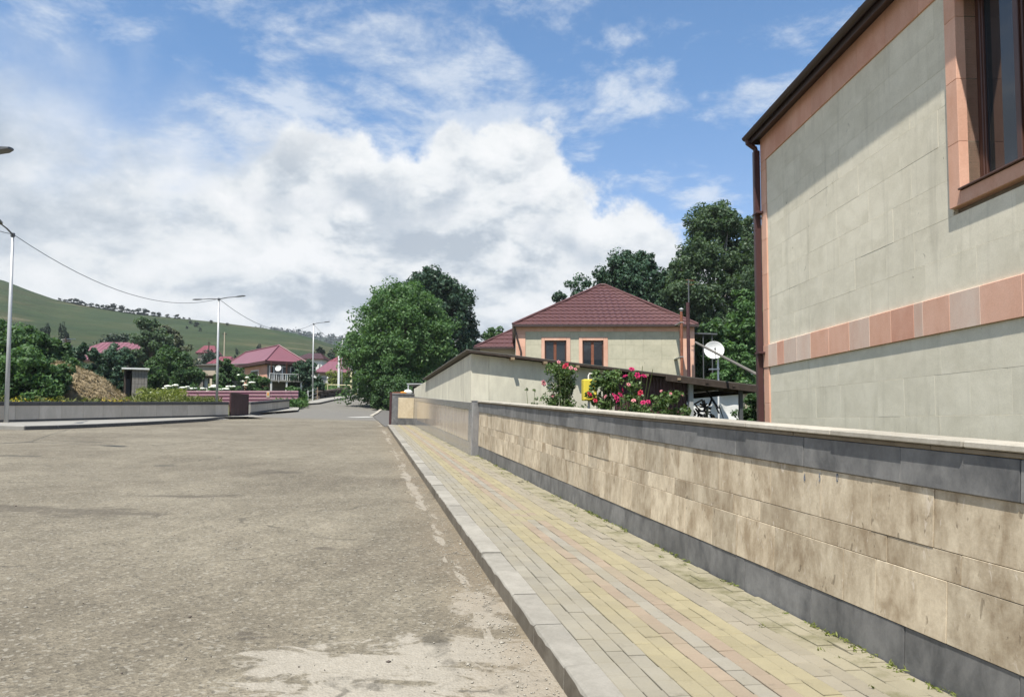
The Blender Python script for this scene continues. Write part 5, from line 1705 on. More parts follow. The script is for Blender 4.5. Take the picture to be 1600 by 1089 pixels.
low_wall('long low beige wall with dark coping along the left sidewalk', WA3, WB3, at(200, 627.5, (WA.y + WB.y) / 2).z - G((WA.x + WB.x) / 2, (WA.y + WB.y) / 2) - .10, 14)
low_wall('shorter low beige wall to the right of the maroon gate', WC, WD, .66, 6)

ga, gb = on_ground(359.5, 650.3, .12), on_ground(387.5, 648.2, .12)
gt = thing('metal_gate', 'small maroon sheet metal gate in the gap of the low wall', 'gate', (ga.x, ga.y, G(ga.x, ga.y) + .10), math.atan2(gb.y - ga.y, gb.x - ga.x))
wg_ = math.hypot(gb.x - ga.x, gb.y - ga.y)
hg = at(374, 613, ga.y).z - G(ga.x, ga.y) - .10
for k in range(6):
    MB().cbox(.06 + (wg_ - .12) * k / 6 + .004, .06 + (wg_ - .12) * (k + 1) / 6 - .004, -.01, .02, .05, hg - .08, .004).build('gate_panel', M['maroon_dull'], gt)
for x in (.0, wg_ - .06):
    MB().cbox(x, x + .06, -.03, .05, -.2, hg, .006).build('gate_post', M['maroon_dull'], gt)
MB().cbox(.061, wg_ - .061, -.02, .03, hg - .078, hg - .01, .004).build('top_rail', M['maroon_metal'], gt)

# striped sheet fence behind
sa, sb = at(280, 620, 57.0), at(466, 620, 57.0)
sf = thing('striped_fence', 'low pink and maroon horizontally ribbed sheet fence in front of the balcony house', 'fence', (sa.x, 57.0, G(sb.x, 57.0) - .2))
Lf = sb.x - sa.x
zt_, zb2 = at(400, 610.5, 57.0).z - sf.location.z, at(400, 632, 57.0).z - sf.location.z
M['rail_pink'] = plain('pink_sheet', (.33, .19, .22), 0.5, 0.35, var=.08)
M['rail_maroon'] = plain('maroon_sheet', (.15, .05, .085), 0.5, 0.35, var=.08)
nrl = 8
for k in range(nrl):
    z0, z1 = zb2 + (zt_ - zb2) * k / nrl, zb2 + (zt_ - zb2) * (k + 1) / nrl
    MB().cbox(0, Lf, -.03 if k % 2 else 0, .03, z0 + .004, z1 - .004, .01).build('ribbed_strip', M['rail_pink' if k % 2 else 'rail_maroon'], sf)
for k in range(6):
    MB().box(Lf * k / 5 - .03, Lf * k / 5 + .03, .04, .10, -.8, zt_ - .02).build('fence_post', M['dark_steel'], sf)
q = at(418.5, 616, 56.9) - sf.location
MB().cbox(q.x - .12, q.x + .12, -.06, -.032, q.z - .22, q.z + .22, .01).build('sign_plate', M['cream_wall'], sf)
MB().cbox(q.x - .06, q.x + .06, -.068, -.061, q.z - .10, q.z + .12, .003).build('sign_mark', M['orange'], sf)

# hay heap
hp = at(132, 600, 41.5)
ghp = G(hp.x, 41.5)
hay = thing('hay_heap', 'large brown hay heap sloping down to the right behind the left wall', 'hay heap', (hp.x, 41.5, ghp - .1))
OUT = [(86, 568), (92, 566), (100, 568), (112, 573), (122, 575), (132, 578), (141, 583), (150, 588), (160, 598), (170, 604), (180, 614), (188, 623)]
def hay_h(x):
    px = PCX + (hp.x + x) / 41.5 * FOC
    if px < 86: e_ = 568 + (86 - px) * 3.2
    else: e_ = float(np.interp(px, [a for a, _ in OUT], [b for _, b in OUT]))
    return max(0.0, EYE + (HOR - e_) / FOC * 41.5 - ghp + .1)
xs_h = np.linspace((78 - PCX) / FOC * 41.5 - hp.x, (192 - PCX) / FOC * 41.5 - hp.x, 46)
VV, FF = [], []
NJ = 18
for x in xs_h:
    hh = hay_h(x)
    for j in range(NJ + 1):
        th = math.pi * j / NJ
        r_ = 1 + .10 * mnoise.noise(Vector((x * 1.6, j * .5, 2))) + .05 * mnoise.noise(Vector((x * 5, j * 1.6, 7)))
        VV.append((x + .12 * mnoise.noise(Vector((x * 2, j * .8, 4))), -math.cos(th) * (.5 + hh * .75) * r_, max(-.1, math.sin(th) ** .8 * hh * (.97 + (r_ - 1) * .5))))
for i in range(len(xs_h) - 1):
    for j in range(NJ):
        k = i * (NJ + 1) + j
        FF.append((k, k + NJ + 1, k + NJ + 2, k + 1))
MB().add(VV, FF).build('heap', M['hay'], hay, True)
st_p = np.array([VV[k] for k in rng.integers(0, len(VV), 2600)])
st_p = st_p[st_p[:, 2] > .1]
V, F = leaf_cloud(st_p, np.full(len(st_p), .10), 3, .17, .7, (1, 1, 1), .10)
tag(link('straw', np_mesh('straw', V, F, M['straw']), hay), kind='stuff')

# weeds behind the wall: grass blades and yellow flowers, grown as one mass
def weeds(name, label, cat, spots, n, mname, size, hgt):
    P = []
    for (px0, px1, y0, y1) in spots:
        for k in range(n):
            pxx = rng.uniform(px0, px1)
            yw = WA.y + (WB.y - WA.y) * (pxx + 60) / 417 + .9
            y = max(rng.uniform(y0, y1), yw + (rng.uniform(0, 1.5) if pxx < 360 else 0))
            x = at(pxx, 600, y).x
            P.append((x, y, G(x, y) + rng.uniform(0, hgt)))
    V, F = leaf_cloud(P, np.full(len(P), .16), 5, size, .2, (1, 1, 1.2), .22)
    return tag(link(name, np_mesh(name, V, F, M[mname])), label, cat, kind='stuff')
weeds('weeds', 'tall grass and weeds growing behind the left roadside wall', 'weeds', [(-40, 240, 33, 42), (205, 300, 42, 50), (290, 345, 46, 52), (300, 470, 57.5, 62), (-40, 330, 46, 56)], 420, 'grass', .16, .75)
weeds('weeds', 'dense high grass tuft in front of the grey block shed', 'weeds', [(215, 290, 46, 49)], 420, 'leaf_yellow', .15, 1.25)
weeds('yellow_flowers', 'yellow wild flowers along the left roadside wall', 'flowers', [(15, 110, 33.5, 37), (160, 215, 37, 41)], 130, 'flower_yellow', .07, .72)
weeds('verge_grass', 'grass verge behind the striped fence and along the far wall', 'grass', [(455, 480, 57, 66), (500, 545, 92, 104), (430, 470, 55, 58)], 260, 'leaf_bright', .2, .6)

# white flowering garden shrubs behind the striped fence
def flowering(label, px, py, wpx, y, n, name='flowering_shrub', up=.25):
    t0 = at(px, py, y)
    g = G(t0.x, y)
    h, w = t0.z - g, wpx / FOC * y
    t = thing(name, label, 'shrub', (t0.x, y, g))
    P = np.stack([rng.uniform(-w / 2, w / 2, 22), rng.uniform(-.5, .5, 22), h * rng.uniform(.3, .95, 22)], 1)
    V, F = leaf_cloud(P, np.full(22, .3), 40, .11)
    link('foliage', np_mesh('foliage', V, F, M['leaf_mid']), t)
    MB().tube([(0, 0, -.1), (.05, 0, h * .5), (.1, .05, h * .85)], [.05, .04, .02], 6).build('stem', M['bark'], t)
    for k in range(n):
        x = w * (-.5 + (k + .5) / n) + rng.normal(0, .1)
        o = lump(MB(), (x, -.45 + rng.normal(0, .1), h - rng.uniform(0, up * h)), (rng.uniform(.14, .3), .2, .08), k, 6).build('blossom', M['bloom_white'], t)
    return t
flowering('shrub with flat white flower heads at the left end of the striped fence', 281, 601, 44, 58.5, 8)
flowering('shrub with white flower heads just right of the two armed lamp', 350, 603, 42, 58.5, 8)
flowering('small white flowering shrub left of the two armed lamp', 318, 607, 26, 59.0, 4)
flowering('upright shrub with big round white blooms left of the balcony', 385, 585, 20, 64.0, 5, up=.5)
flowering('low shrub with white flower heads between the block shed and the fence end', 250, 610, 30, 58.0, 3)

# ------------------------------------------------------------------ houses and huts on the left
def hip_house(name, label, px0, px1, py_eave, py_ridge, y, depth, roof_m, wall_m, rot=0.0, ridge=(.35, .65), wall_h=None, windows=(), ov=.4, ribs=True):
    """hipped house whose front spans px0..px1 at distance y"""
    a, b = at(px0, py_eave, y), at(px1, py_eave, y)
    c = (a + b) / 2
    g = G(c.x, y)
    t = thing(name, label, 'house', (c.x, y, g), rot)
    W = (b.x - a.x)
    he = c.z - g
    z0 = he - (wall_h or he) - .6
    x0, x1 = -W / 2 + ov, W / 2 - ov
    MB().box(x0, x1, ov, depth - ov, min(z0, -.5), he).build('wall', M[wall_m], t)
    hr = at((px0 + px1) / 2, py_ridge, y + depth / 2).z - g
    X0, X1 = -W / 2, W / 2
    rx0, rx1 = X0 + W * ridge[0], X0 + W * ridge[1]
    P = [(X0, 0, he), (X1, 0, he), (X1, depth, he), (X0, depth, he), (rx0, depth / 2, hr), (rx1, depth / 2, hr)]
    rm = MB()
    for f in ((0, 1, 5, 4), (1, 2, 5), (2, 3, 4, 5), (3, 0, 4)):
        rm.slab([P[i] for i in f], .08)
    if ribs:                                           # standing seams on the front and side faces
        n = int(W / .6)
        for k in range(1, n):
            x = X0 + W * k / n
            if x < rx0: f = (x - X0) / max(.01, rx0 - X0)
            elif x > rx1: f = (X1 - x) / max(.01, X1 - rx1)
            else: f = 1
            rm.beam((x, 0, he + .02), (x, depth / 2 * f, he + (hr - he) * f + .02), .05, .05)
        nd_ = int(depth / .6)
        for k in range(1, nd_):
            yy = depth * k / nd_
            f = min(yy, depth - yy) / (depth / 2)
            rm.beam((X1, yy, he + .02), (X1 - (X1 - rx1) * f, yy, he + (hr - he) * f + .02), .05, .05)
            rm.beam((X0, yy, he + .02), (X0 + (rx0 - X0) * f, yy, he + (hr - he) * f + .02), .05, .05)
    rm.build('roof', M[roof_m], t)
    MB().box(X0, X1, -.04, .0, he - .22, he + .01).box(X1 - .04, X1, .01, depth, he - .22, he - .002).box(X0, X0 + .04, .01, depth, he - .22, he - .002).build('fascia', M['maroon_dull'], t)
    for (u0, u1, v0, v1) in windows:                     # shares of the front wall
        xa, xb = x0 + (x1 - x0) * u0, x0 + (x1 - x0) * u1
        za, zb_ = he * v0, he * v1
        w = MB().box(xa, xb, ov - .05, ov - .001, za, zb_).build('window', M['white_paint'], t)
        MB().box(xa + .08, (xa + xb) / 2 - .03, ov - .056, ov - .051, za + .08, zb_ - .08).build('pane', M['glass'], w)
        MB().box((xa + xb) / 2 + .03, xb - .08, ov - .056, ov - .051, za + .08, zb_ - .08).build('pane', M['glass'], w)
    return t, W, he, x0, x1

# balcony house: turned so that its long side faces right of us
yB = 74.0
cn = at(415, 563.5, yB)
gB = G(cn.x, yB)
rotB = R(-24)
bh = thing('balcony_house', 'pink hip roofed house with a railed balcony and white dish beyond the striped fence', 'house', (cn.x, yB, gB), rotB)
heB = cn.z - gB
def bl(px, py, yy):
    """point at distance yy in the house's own axes"""
    d = at(px, py, yy) - Vector((cn.x, yB, gB))
    c_, s_ = math.cos(-rotB), math.sin(-rotB)
    return Vector((d.x * c_ - d.y * s_, d.x * s_ + d.y * c_, d.z))
LRr, LRl = 5.0, 6.2                                     # right side length (x), left side length
# solve lengths so that the corners land where the picture has them
def solve(fn, lo, hi, target):
    for _ in range(40):
        m_ = (lo + hi) / 2
        if fn(m_) < target: lo = m_
        else: hi = m_
    return (lo + hi) / 2
def pxof(lx_, ly_):
    c_, s_ = math.cos(rotB), math.sin(rotB)
    wx, wy = cn.x + lx_ * c_ - ly_ * s_, yB + lx_ * s_ + ly_ * c_
    return PCX + FOC * wx / wy
# axes: the near corner is the origin, the right hand face runs along +x, the left face along +y turned left
rotB = R(38)
bh.rotation_euler = (0, 0, rotB)
LRr = solve(lambda L: pxof(L, 0), 1, 30, 479)
LRl = solve(lambda L: -pxof(0, L), 1, 30, -343)
MB().box(.4, LRr - .4, .4, LRl - .4, -1.0, heB).build('wall', M['grey_block'], bh)
hrB = at(415, 543, yB + 5).z - gB
sh_ = min(LRr, LRl) / 2
if LRr >= LRl: r0, r1 = (sh_, LRl / 2), (LRr - sh_, LRl / 2)
else: r0, r1 = (LRr / 2, sh_), (LRr / 2, LRl - sh_)
P = [(0, 0, heB), (LRr, 0, heB), (LRr, LRl, heB), (0, LRl, heB), (*r0, hrB), (*r1, hrB)]
rm = MB()
fcs = ((0, 1, 5, 4), (1, 2, 5), (2, 3, 4, 5), (3, 0, 4)) if LRr >= LRl else ((0, 1, 4), (1, 2, 5, 4), (2, 3, 5), (3, 0, 4, 5))
for f in fcs:
    rm.slab([P[i] for i in f], .08)
rm.build('roof', M['roof_pink'], bh)
for i, j in ((0, 4), (1, 5 if LRr >= LRl else 4), (4, 5), (3, 4 if LRr >= LRl else 5)):
    MB().tube([Vector(P[i]) + Vector((0, 0, .04)), Vector(P[j]) + Vector((0, 0, .04))], .07, 6).build('ridge_cap', M['roof_pink'], bh)
MB().box(0, LRr, -.05, -.001, heB - .28, heB + .02).box(-.05, -.001, 0, LRl, heB - .28, heB + .02).build('fascia', M['maroon_dull'], bh)
# pink stone and windows on the left face, gallery and balcony on the right face
MB().box(.37, .399, .6, LRl - .6, heB * .1, heB - .3).build('stone_facing', M['tuff_pink_dark'], bh)
for u in (.2, .55):
    w = MB().box(.32, .369, LRl * u, LRl * (u + .16), heB * .42, heB * .80).build('window', M['white_paint'], bh)
    MB().box(.312, .319, LRl * u + .1, LRl * (u + .16) - .1, heB * .42 + .1, heB * .80 - .1).build('pane', M['glass'], w)
for u in (.12, .42, .62, .80):
    w = MB().box(LRr * u, LRr * (u + .12), .34, .399, heB * .48, heB * .88).build('window', M['white_paint'], bh)
    MB().box(LRr * u + .1, LRr * (u + .12) - .1, .332, .339, heB * .48 + .1, heB * .88 - .1).build('pane', M['glass'], w)
bz = at(435, 594, yB).z - gB
bzt = at(435, 583.5, yB).z - gB
bal = MB().box(LRr * .02, LRr * .8, -1.0, .39, bz - .14, bz).build('balcony', M['concrete'], bh)
for k in range(16):
    x = LRr * .02 + LRr * .78 * k / 15
    MB().box(x - .025, x + .025, -.98, -.93, bz, bzt - .06).build('baluster', M['white_paint'], bal)
MB().box(LRr * .02, LRr * .8, -1.0, -.92, bzt - .06, bzt).build('hand_rail', M['white_paint'], bal)
for u in (.06, .42, .77):
    MB().box(LRr * u - .07, LRr * u + .07, -.95, -.81, -.5, bz - .142).build('balcony_post', M['white_paint'], bh)
    MB().box(LRr * u - .05, LRr * u + .05, -.92, -.82, bzt + .001, heB - .1).build('gallery_post', M['frame_brown'], bh)
st = MB()
for k in range(8):
    st.box(-.3 - .28 * k, -.02 - .28 * k, -1.0, .0, bz - .22 * (k + 1) - .06, bz - .22 * (k + 1))
st.build('stair', M['concrete'], bh)
# dish of the balcony house
dd = at(435.5, 576, 71.5)
d2 = thing('satellite_dish', 'small white satellite dish on the balcony of the house with the pink hip roof', 'satellite dish', (dd.x, 71.5, dd.z))
rd2 = 4.9 / FOC * 71.5
o = MB().lathe([(rd2 * i / 6, .12 * (i / 6) ** 2) for i in range(7)], 22).lathe([(rd2, .12), (rd2 * .5, .015), (.01, -.02)], 22).build('reflector', M['white_paint'], d2, True)
o.rotation_euler = Vector((-.1, -.9, .35)).normalized().to_track_quat('Z', 'Y').to_euler()
MB().tube([(0, .05, 0), (0, .08, -rd2 - 1.0)], .04, 6).build('stand_pole', M['steel'], d2)
MB().tube([(0, 0, -rd2), (0, -.5, -.1)], .02, 5).build('feed_arm', M['dark_steel'], d2)

hip_house('long_house', 'long low house with a wide faded pink roof, half hidden behind dark trees', 86, 226, 562, 535, 100, 13, 'roof_pink', 'cream_wall', R(4), (.28, .80))
hip_house('small_house', 'tiny house with a dark red roof on the slope above the second lamp', 306, 337, 551, 540, 160, 7, 'roof_red', 'cream_wall', R(10), (.25, .75), windows=((.2, .4, .4, .8), (.6, .8, .4, .8)))
hip_house('small_house', 'low red roofed house left of the balcony house behind the second lamp', 322, 358, 568, 557, 104, 6, 'roof_red', 'cream_wall', 0, (.25, .75))
hip_house('white_house', 'white house with a dark flat hip roof right of the balcony house', 458, 506, 560, 552, 150, 9, 'maroon_dull', 'white_wall', 0, (.3, .7), windows=((.48, .58, .35, .8), (.68, .78, .35, .8), (.86, .95, .35, .8)))
hip_house('red_roofed_house', 'house with a bright red roof behind the pale roofed one near the big bright tree', 510, 546, 566, 553, 140, 8, 'roof_red', 'white_wall', R(-8), (.35, .65))
t, W_, he_, x0_, x1_ = hip_house('pink_roofed_house', 'house with a pale pink hip roof left of the big bright tree', 491, 553, 581.5, 565, 112, 9, 'roof_pink', 'cream_wall', R(12), (.36, .66), windows=((.15, .28, .3, .75), (.5, .62, .3, .75)))
for u in (.05, .3, .55, .8):
    MB().box(x0_ + (x1_ - x0_) * u, x0_ + (x1_ - x0_) * u + .18, .1, .28, -.5, he_ - .25).build('porch_post', M['white_paint'], t)

# beige barn with a dark doorway left of the balcony house
ba, bb = at(311, 570, 68), at(352, 570, 68)
gb_ = G(ba.x, 68)
barn = thing('beige_barn', 'beige stone barn with an open dark lower storey behind the second lamp', 'barn', (ba.x, 68, gb_))
wb_, hb_ = bb.x - ba.x, ba.z - gb_
zl = at(330, 587, 68).z - gb_
MB().box(0, wb_, 0, 5, zl, hb_).build('upper_wall', M['cream_wall'], barn)
MB().box(wb_ * .55, wb_, .02, 4.9, -.5, zl - .002).box(0.02, wb_ * .16, .02, .4, -.5, zl - .002).box(0.02, wb_ * .54, 3.0, 3.2, -.5, zl - .002).build('lower_wall', M['grey_block'], barn)
MB().box(-.15, wb_ + .1, -.2, 5.1, zl - .08, zl + .02).build('floor_slab', M['dark_wood'], barn)
MB().box(wb_ * .17, wb_ * .30, .25, .32, -.4, zl - .2).build('door', M['white_wall'], barn)
MB().slab([(-.2, -.2, hb_), (wb_ + .2, -.2, hb_), (wb_ + .2, 5.2, hb_ + .5), (-.2, 5.2, hb_ + .5)], .08).build('roof', M['old_sheet'], barn)

# grey block shed by the hay
ka, kb = at(194, 577, 51), at(231, 577, 51)
gk = G(ka.x, 51)
ks = thing('block_shed', 'grey block shed with white roof edge and dark door right of the hay heap', 'shed', (ka.x, 51, gk), math.atan(-ka.x / 51))
wk, hk = (kb.x - ka.x) * .90, ka.z - gk
dw = (at(206, 600, 51).x - ka.x) * .9
nc = 5
hh_ = (hk + .4) / 9
for r in range(9):
    for k in range(nc):
        x0, x1 = dw + (wk - dw) * k / nc, dw + (wk - dw) * (k + 1) / nc
        MB().cbox(x0 + .006, x1 - .006, 0, .2, -.4 + r * hh_ + .006, -.4 + (r + 1) * hh_ - .006, .008).build('block', M['grey_block'], ks)
MB().box(dw + .02, wk, .202, 3.2, -.4, hk).box(0, .12, .05, 3.2, -.4, hk).box(.12, dw, 1.6, 1.7, -.4, hk).build('wall', M['dark_wood'], ks)
MB().box(-.15, wk + .1, -.18, 3.4, hk + .002, hk + .11).build('roof_slab', M['white_wall'], ks)
MB().box(.12, dw - .1, .3, .36, -.3, hk * .75).build('door', M['black'], ks)
# narrow white strip of wall by its door
# parked white vehicle far up the slope reads only as a pale roof: a greenhouse of sheets
pv = at(90, 534, 124)
gh_ = thing('sheet_roofed_hut', 'far hut with scraps of white roof sheet above the left bushes', 'hut', (pv.x, 124, G(pv.x, 124)))
hh2 = pv.z - G(pv.x, 124)
MB().slab([(-.8, 0, hh2 - .3), (.9, 0, hh2 + .1), (.9, 2.5, hh2 + .5), (-.8, 2.5, hh2)], .08).build('roof_sheet', M['white_wall'], gh_)
MB().slab([(.2, .1, hh2 + .35), (1.4, .1, hh2 + .5), (1.4, 2.6, hh2 + .8), (.2, 2.6, hh2 + .7)], .08).build('roof_sheet', M['white_wall'], gh_)
MB().box(-.6, 1.2, .2, 2.2, -.5, hh2 - .35).build('wall', M['grey_block'], gh_)

# ------------------------------------------------------------------ poles and far roadside
def pole(name, label, cat, px, py0, py1, y, r, m, group=None, parts=None):
    a = at(px, py0, y)
    zb = at(px, py1, y).z
    t = thing(name, label, cat, (a.x, y, zb), group=group)
    MB().tube([(0, 0, -.3), (0, 0, a.z - zb)], r, 8, r * .8).build('shaft', M[m], t)
    if parts: parts(t, a.z - zb)
    return t
def insul(t, h):
    for k in range(3):
        MB().box(-.28, .28, -.04, .04, h - .15 - k * .4, h - .09 - k * .4).build('cross_arm', M['concrete'], t)
        for x in (-.24, .24):
            MB().lathe([(.0, h - .09 - k * .4), (.05, h - .07 - k * .4), (.05, h + .02 - k * .4), (0, h + .04 - k * .4)], 8, (x, 0, 0)).build('insulator', M['white_paint'], t)
def arm_(t, h):
    MB().box(-.35, .35, -.04, .04, h - .35, h - .25).build('cross_arm', M['dark_wood'], t)
def cap_(r):
    def f(t, h):
        MB().lathe([(r * 1.1, h - .02), (r * 1.15, h + .03), (0, h + .06)], 10).build('cap', M['steel'], t)
    return f
pole('utility_pole', 'white concrete utility pole with insulators just right of the pale pink roof', 'utility pole', 530, 545, 606, 97, .17, 'white_paint', parts=insul)
pole('utility_pole', 'pale thin utility pole rising behind the balcony house roof', 'utility pole', 351, 519, 566, 112, .10, 'cream_wall', parts=arm_)
pole('utility_pole', 'short dark wooden pole in front of the long pink roof', 'utility pole', 103, 527, 566, 88, .12, 'dark_wood', parts=arm_)
pole('utility_pole', 'short dark pole in front of the tiny dark red roof', 'utility pole', 326.5, 534, 562, 140, .12, 'dark_wood', parts=arm_)
pole('gas_post', 'thick pale yellow post with a grey foot at the far left kerb', 'post', 549, 580, 621, 84, .14, 'pale_yellow', parts=lambda t, h: MB().lathe([(.22, -.3), (.22, .9), (.15, .95)], 10).build('foot', M['concrete'], t))
pole('white_post', 'white post between the pale yellow post and the far bollard', 'post', 559.5, 580, 614, 92, .09, 'white_paint', parts=cap_(.09))
pole('white_post', 'white bollard like post farthest along the left kerb', 'post', 574, 588, 618, 92, .09, 'white_paint', parts=lambda t, h: MB().lathe([(.16, -.3), (.16, .8), (.1, .84)], 10).build('foot', M['concrete'], t))
gp0, gp1 = at(512, 601, 86), at(549, 602, 84)
t = thing('gas_pipe', 'thin pale yellow gas pipe running level to the thick yellow post', 'gas pipe', gp0)
MB().tube([(0, 0, 0), gp1 - gp0], .045, 6).build('pipe', M['pale_yellow'], t)
MB().tube([(0, 0, 0), (0, 0, -1.6)], .045, 6).build('riser', M['pale_yellow'], t)

# rubble wall with a low wire fence along the far left kerb
def rubble(label, a, b, h, n, m='dark_stone'):
    d = b - a
    t = thing('rubble_wall', label, 'wall', (a.x, a.y, G(a.x, a.y)), math.atan2(d.y, d.x))
    L_ = math.hypot(d.x, d.y)
    dz = G(b.x, b.y) - G(a.x, a.y)
    rows = 3
    for r in range(rows):
        for k in range(n):
            x0 = L_ * (k + (.5 if r % 2 else 0)) / n
            l = L_ / n
            z0 = dz * (x0 / L_) + h * r / rows - (.3 if r == 0 else 0)
            o = MB().cbox(0, l - .02, rng.normal(0, .03), .4, 0, h / rows + (.3 if r == 0 else 0) - .015 + rng.normal(0, .02), .05).build('stone', M[m], t)
            o.location = (x0, 0, z0)
    return t
rubble('dark rubble wall along the far left kerb below the gas pipe', at(499, 620, 74), at(546, 616, 88), .85, 14)
rubble('low dark wall across the end of the road left of the big bright tree', at(549, 618, 98), at(640, 614, 100), .75, 16)
wf0, wf1 = at(473, 628, 64), at(496, 624, 71)
wf = thing('wire_fence', 'short wire fence with thin pale posts between the striped fence and the rubble wall', 'fence', (wf0.x, wf0.y, G(wf0.x, wf0.y)), math.atan2(wf1.y - wf0.y, wf1.x - wf0.x))
Lw = math.hypot(wf1.x - wf0.x, wf1.y - wf0.y)
for k in range(4):
    MB().tube([(Lw * k / 3, 0, -.3), (Lw * k / 3, 0, .95 + .25 * k)], .045, 6).build('fence_post', M['white_paint'] if k < 3 else M['wood'], wf)
for z in (.15, .45, .85):
    MB().tube([(0, 0, z), (Lw, 0, z + .7)], .015, 5).build('wire', M['steel'], wf)

# carport beyond the cross wall
ca, cb = at(637, 599, 46), at(668, 599, 46)
cp = thing('dark_carport', 'dark open shelter with thin pale frame seen above the cross wall', 'shelter', (ca.x, 46, G(ca.x, 46)))
hc = ca.z - cp.location.z
wc = cb.x - ca.x
MB().box(-.05, wc + 1.5, -.06, 4, hc - .06, hc).build('roof_sheet', M['steel'], cp)
for x in (.0, wc + .9):
    MB().box(x, x + .08, -.04, .04, -.3, hc - .062).build('post', M['steel'], cp)
MB().box(-.02, wc + 1.4, 2.6, 2.7, -.3, hc - .062).build('back_wall', M['dark_wood'], cp)
MB().box(-1.0, -.06, .5, .6, -.3, hc - .5).build('side_panel', M['rust'], cp)

# driveway kerb beyond the cross wall, white lines on the road
rk = [on_ground(552, 652), on_ground(578, 651), on_ground(587, 646), on_ground(594, 640), on_ground(611, 634)]
kbr = tag(link('right_kerb', None), kind='structure')
for p, q in zip(rk[1:-1], rk[2:]):
    n = max(1, round((q - p).length / 1.2))
    for k in range(n):
        a, b_ = p.lerp(q, k / n), p.lerp(q, (k + 1) / n)
        d = b_ - a
        o = MB().cbox(.004, d.length - .004, -.22, .0, -.2, .10, .015).build('kerb_stone', M['coping'], kbr)
        o.location = (a.x, a.y, G(a.x, a.y))
        o.rotation_euler = (0, -math.asin(max(-1, min(1, d.z / d.length))), math.atan2(d.y, d.x))
ap = [rk[1] + Vector((.15, .1, 0)), rk[2] + Vector((.15, 0, 0)), rk[3] + Vector((.15, 0, 0)), rk[4] + Vector((.15, 0, 0)), Vector((rk[4].x + 3.5, rk[4].y, 0)), FR(S_END + .6, t_kerb(S_END) - 1.4), FR(S_END + .6, t_kerb(S_END) + .1), on_ground(588, 656)]
M['drive'] = plain('dark_driveway_asphalt', (.105, .10, .092), 0.92, 0.2, var=.2, scale=5, bmp=.3)
tag(MB().slab([(p.x, p.y, G(p.x, p.y) + .035) for p in ap][::-1], .10).build('driveway', M['drive']), kind='structure')
M['line'] = plain('worn_road_paint', (.42, .41, .38), 0.8, 0.2, var=.35, scale=3)
def line_mark(pts, w, name='road_line'):
    vs, fs = [], []
    for i, p in enumerate(pts):
        q = pts[min(i + 1, len(pts) - 1)] - pts[max(i - 1, 0)]
        n = Vector((-q.y, q.x, 0)).normalized() * w / 2
        for s_ in (1, -1):
            r_ = p + n * s_
            vs.append((r_.x, r_.y, G(r_.x, r_.y) + .018))
    for i in range(len(pts) - 1):
        fs.append((2 * i, 2 * i + 1, 2 * i + 3, 2 * i + 2))
    return tag(MB().add(vs, fs).build(name, M['line']), kind='structure')
def seg(a, b, n=8):
    return [a.lerp(b, k / n) for k in range(n + 1)]
line_mark(seg(on_ground(308, 658.6), on_ground(386, 652.2)), .28)
line_mark(seg(on_ground(424, 647), on_ground(467, 639)), .28)
line_mark(seg(on_ground(549, 652.6), on_ground(582, 651.6)), .75)

# ------------------------------------------------------------------ small loose things on the ground
def pebbles(name, n, fn, rmin, rmax, m):
    Vs, Fs = [], []
    base_v = np.array([(0, 0, 1), (1, 0, 0), (0, 1, 0), (-1, 0, 0), (0, -1, 0), (0, 0, -1)], float)
    base_f = np.array([(0, 1, 2), (0, 2, 3), (0, 3, 4), (0, 4, 1), (5, 2, 1), (5, 3, 2), (5, 4, 3), (5, 1, 4)])
    for k in range(n):
        p = fn()
        r_ = rng.uniform(rmin, rmax) * (2.2 if rng.random() < .04 else 1)
        q = base_v * (1 + rng.normal(0, .22, (6, 1))) * r_ * np.array([1, .8, .55])
        a = rng.uniform(0, 6.3)
        rot = np.array([[math.cos(a), -math.sin(a), 0], [math.sin(a), math.cos(a), 0], [0, 0, 1]])
        Vs.append(q @ rot.T + np.array(p))
        Fs.append(base_f + 6 * k)
    return tag(link(name, np_mesh(name, np.concatenate(Vs), np.concatenate(Fs), m)), kind='stuff')
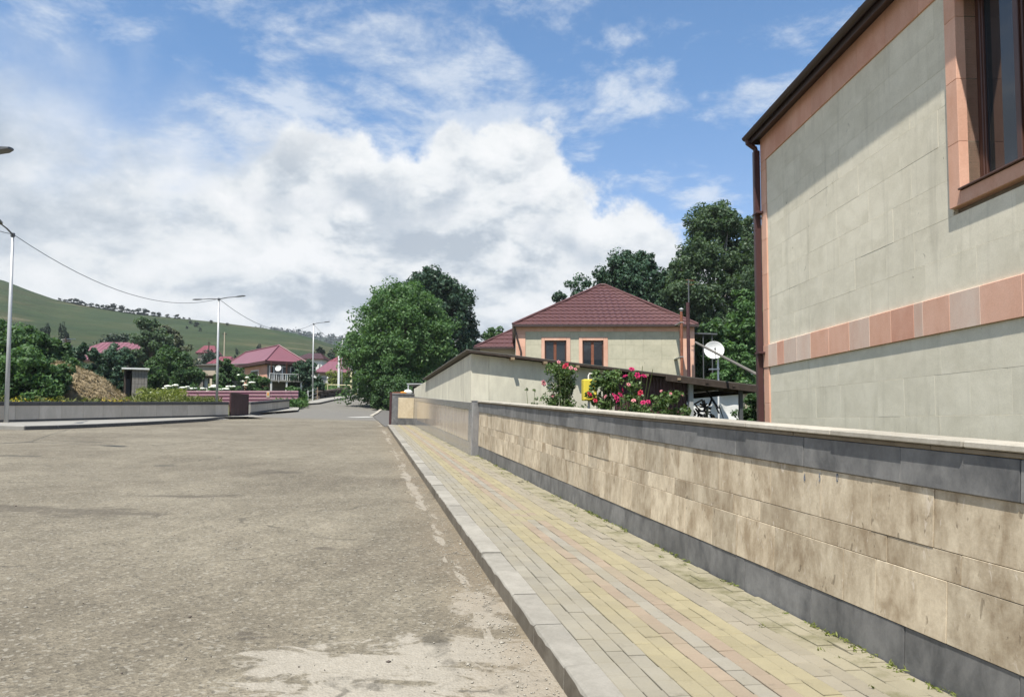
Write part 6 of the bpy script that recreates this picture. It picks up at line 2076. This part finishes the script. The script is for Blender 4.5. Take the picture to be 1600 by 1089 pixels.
def by_kerb():
    s = rng.uniform(-1.5, 16) if rng.random() < .5 else rng.uniform(-1.5, 5)
    p = FR(s, t_kerb(s) + .02 + abs(rng.normal(0, .28)), 0)
    return (p.x, p.y, G(p.x, p.y) + .004)
def on_road():
    y = rng.uniform(2.5, 14)
    x = rng.uniform(-7, .4)
    s = (y - O3.y) / AX.y
    if x > FR(s, t_kerb(s), 0).x - .1: x -= 1.2
    return (x, y, G(x, y) + .004)
tag(pebbles('gravel', 1500, by_kerb, .003, .010, M['coping']), 'pale grit and small gravel washed up along the kerb', 'gravel')
tag(pebbles('loose_grit', 1500, on_road, .002, .007, M['kerb']), 'loose grit scattered over the dusty road', 'gravel')
tag(pebbles('dark_crumbs', 260, on_road, .003, .009, M['dark_stone']), 'dark crumbs of asphalt lying on the dusty road', 'gravel')
# weeds in the paving joints at the wall foot
P = []
for k in range(300):
    s = rng.uniform(-1, LW + 8) if rng.random() < .7 else rng.uniform(-1, 6)
    clump = mnoise.noise(Vector((s * 1.3, 0, 5)))
    if clump < -.05: continue
    p = FR(s, .015 + abs(rng.normal(0, .03)) + (rng.uniform(.05, .35) if rng.random() < .12 else 0), .004)
    P.append(tuple(p))
V, F = leaf_cloud(P, np.full(len(P), .022), 6, .020, .2, (1, 1, .8), .25)
tag(link('joint_weeds', np_mesh('joint_weeds', V, F, M['leaf_yellow'])), 'tiny weeds and moss in the paving joints at the foot of the wall', 'weeds', kind='stuff')

# ------------------------------------------------------------------ air: faint summer haze over the valley
hm = bpy.data.materials.new('haze')
hm.use_nodes = True
hm.node_tree.nodes.clear()
ho = nd(hm.node_tree, 'ShaderNodeOutputMaterial')
hv = nd(hm.node_tree, 'ShaderNodeVolumePrincipled', Color=(.86, .92, 1.0), Density=HAZE, Anisotropy=0.0)
hm.node_tree.links.new(hv.outputs[0], ho.inputs['Volume'])
tag(MB().box(-3700, 3700, -480, 3700, -40, 175).build('haze', hm), 'faint blue summer haze filling the air over the valley', 'haze', kind='stuff')
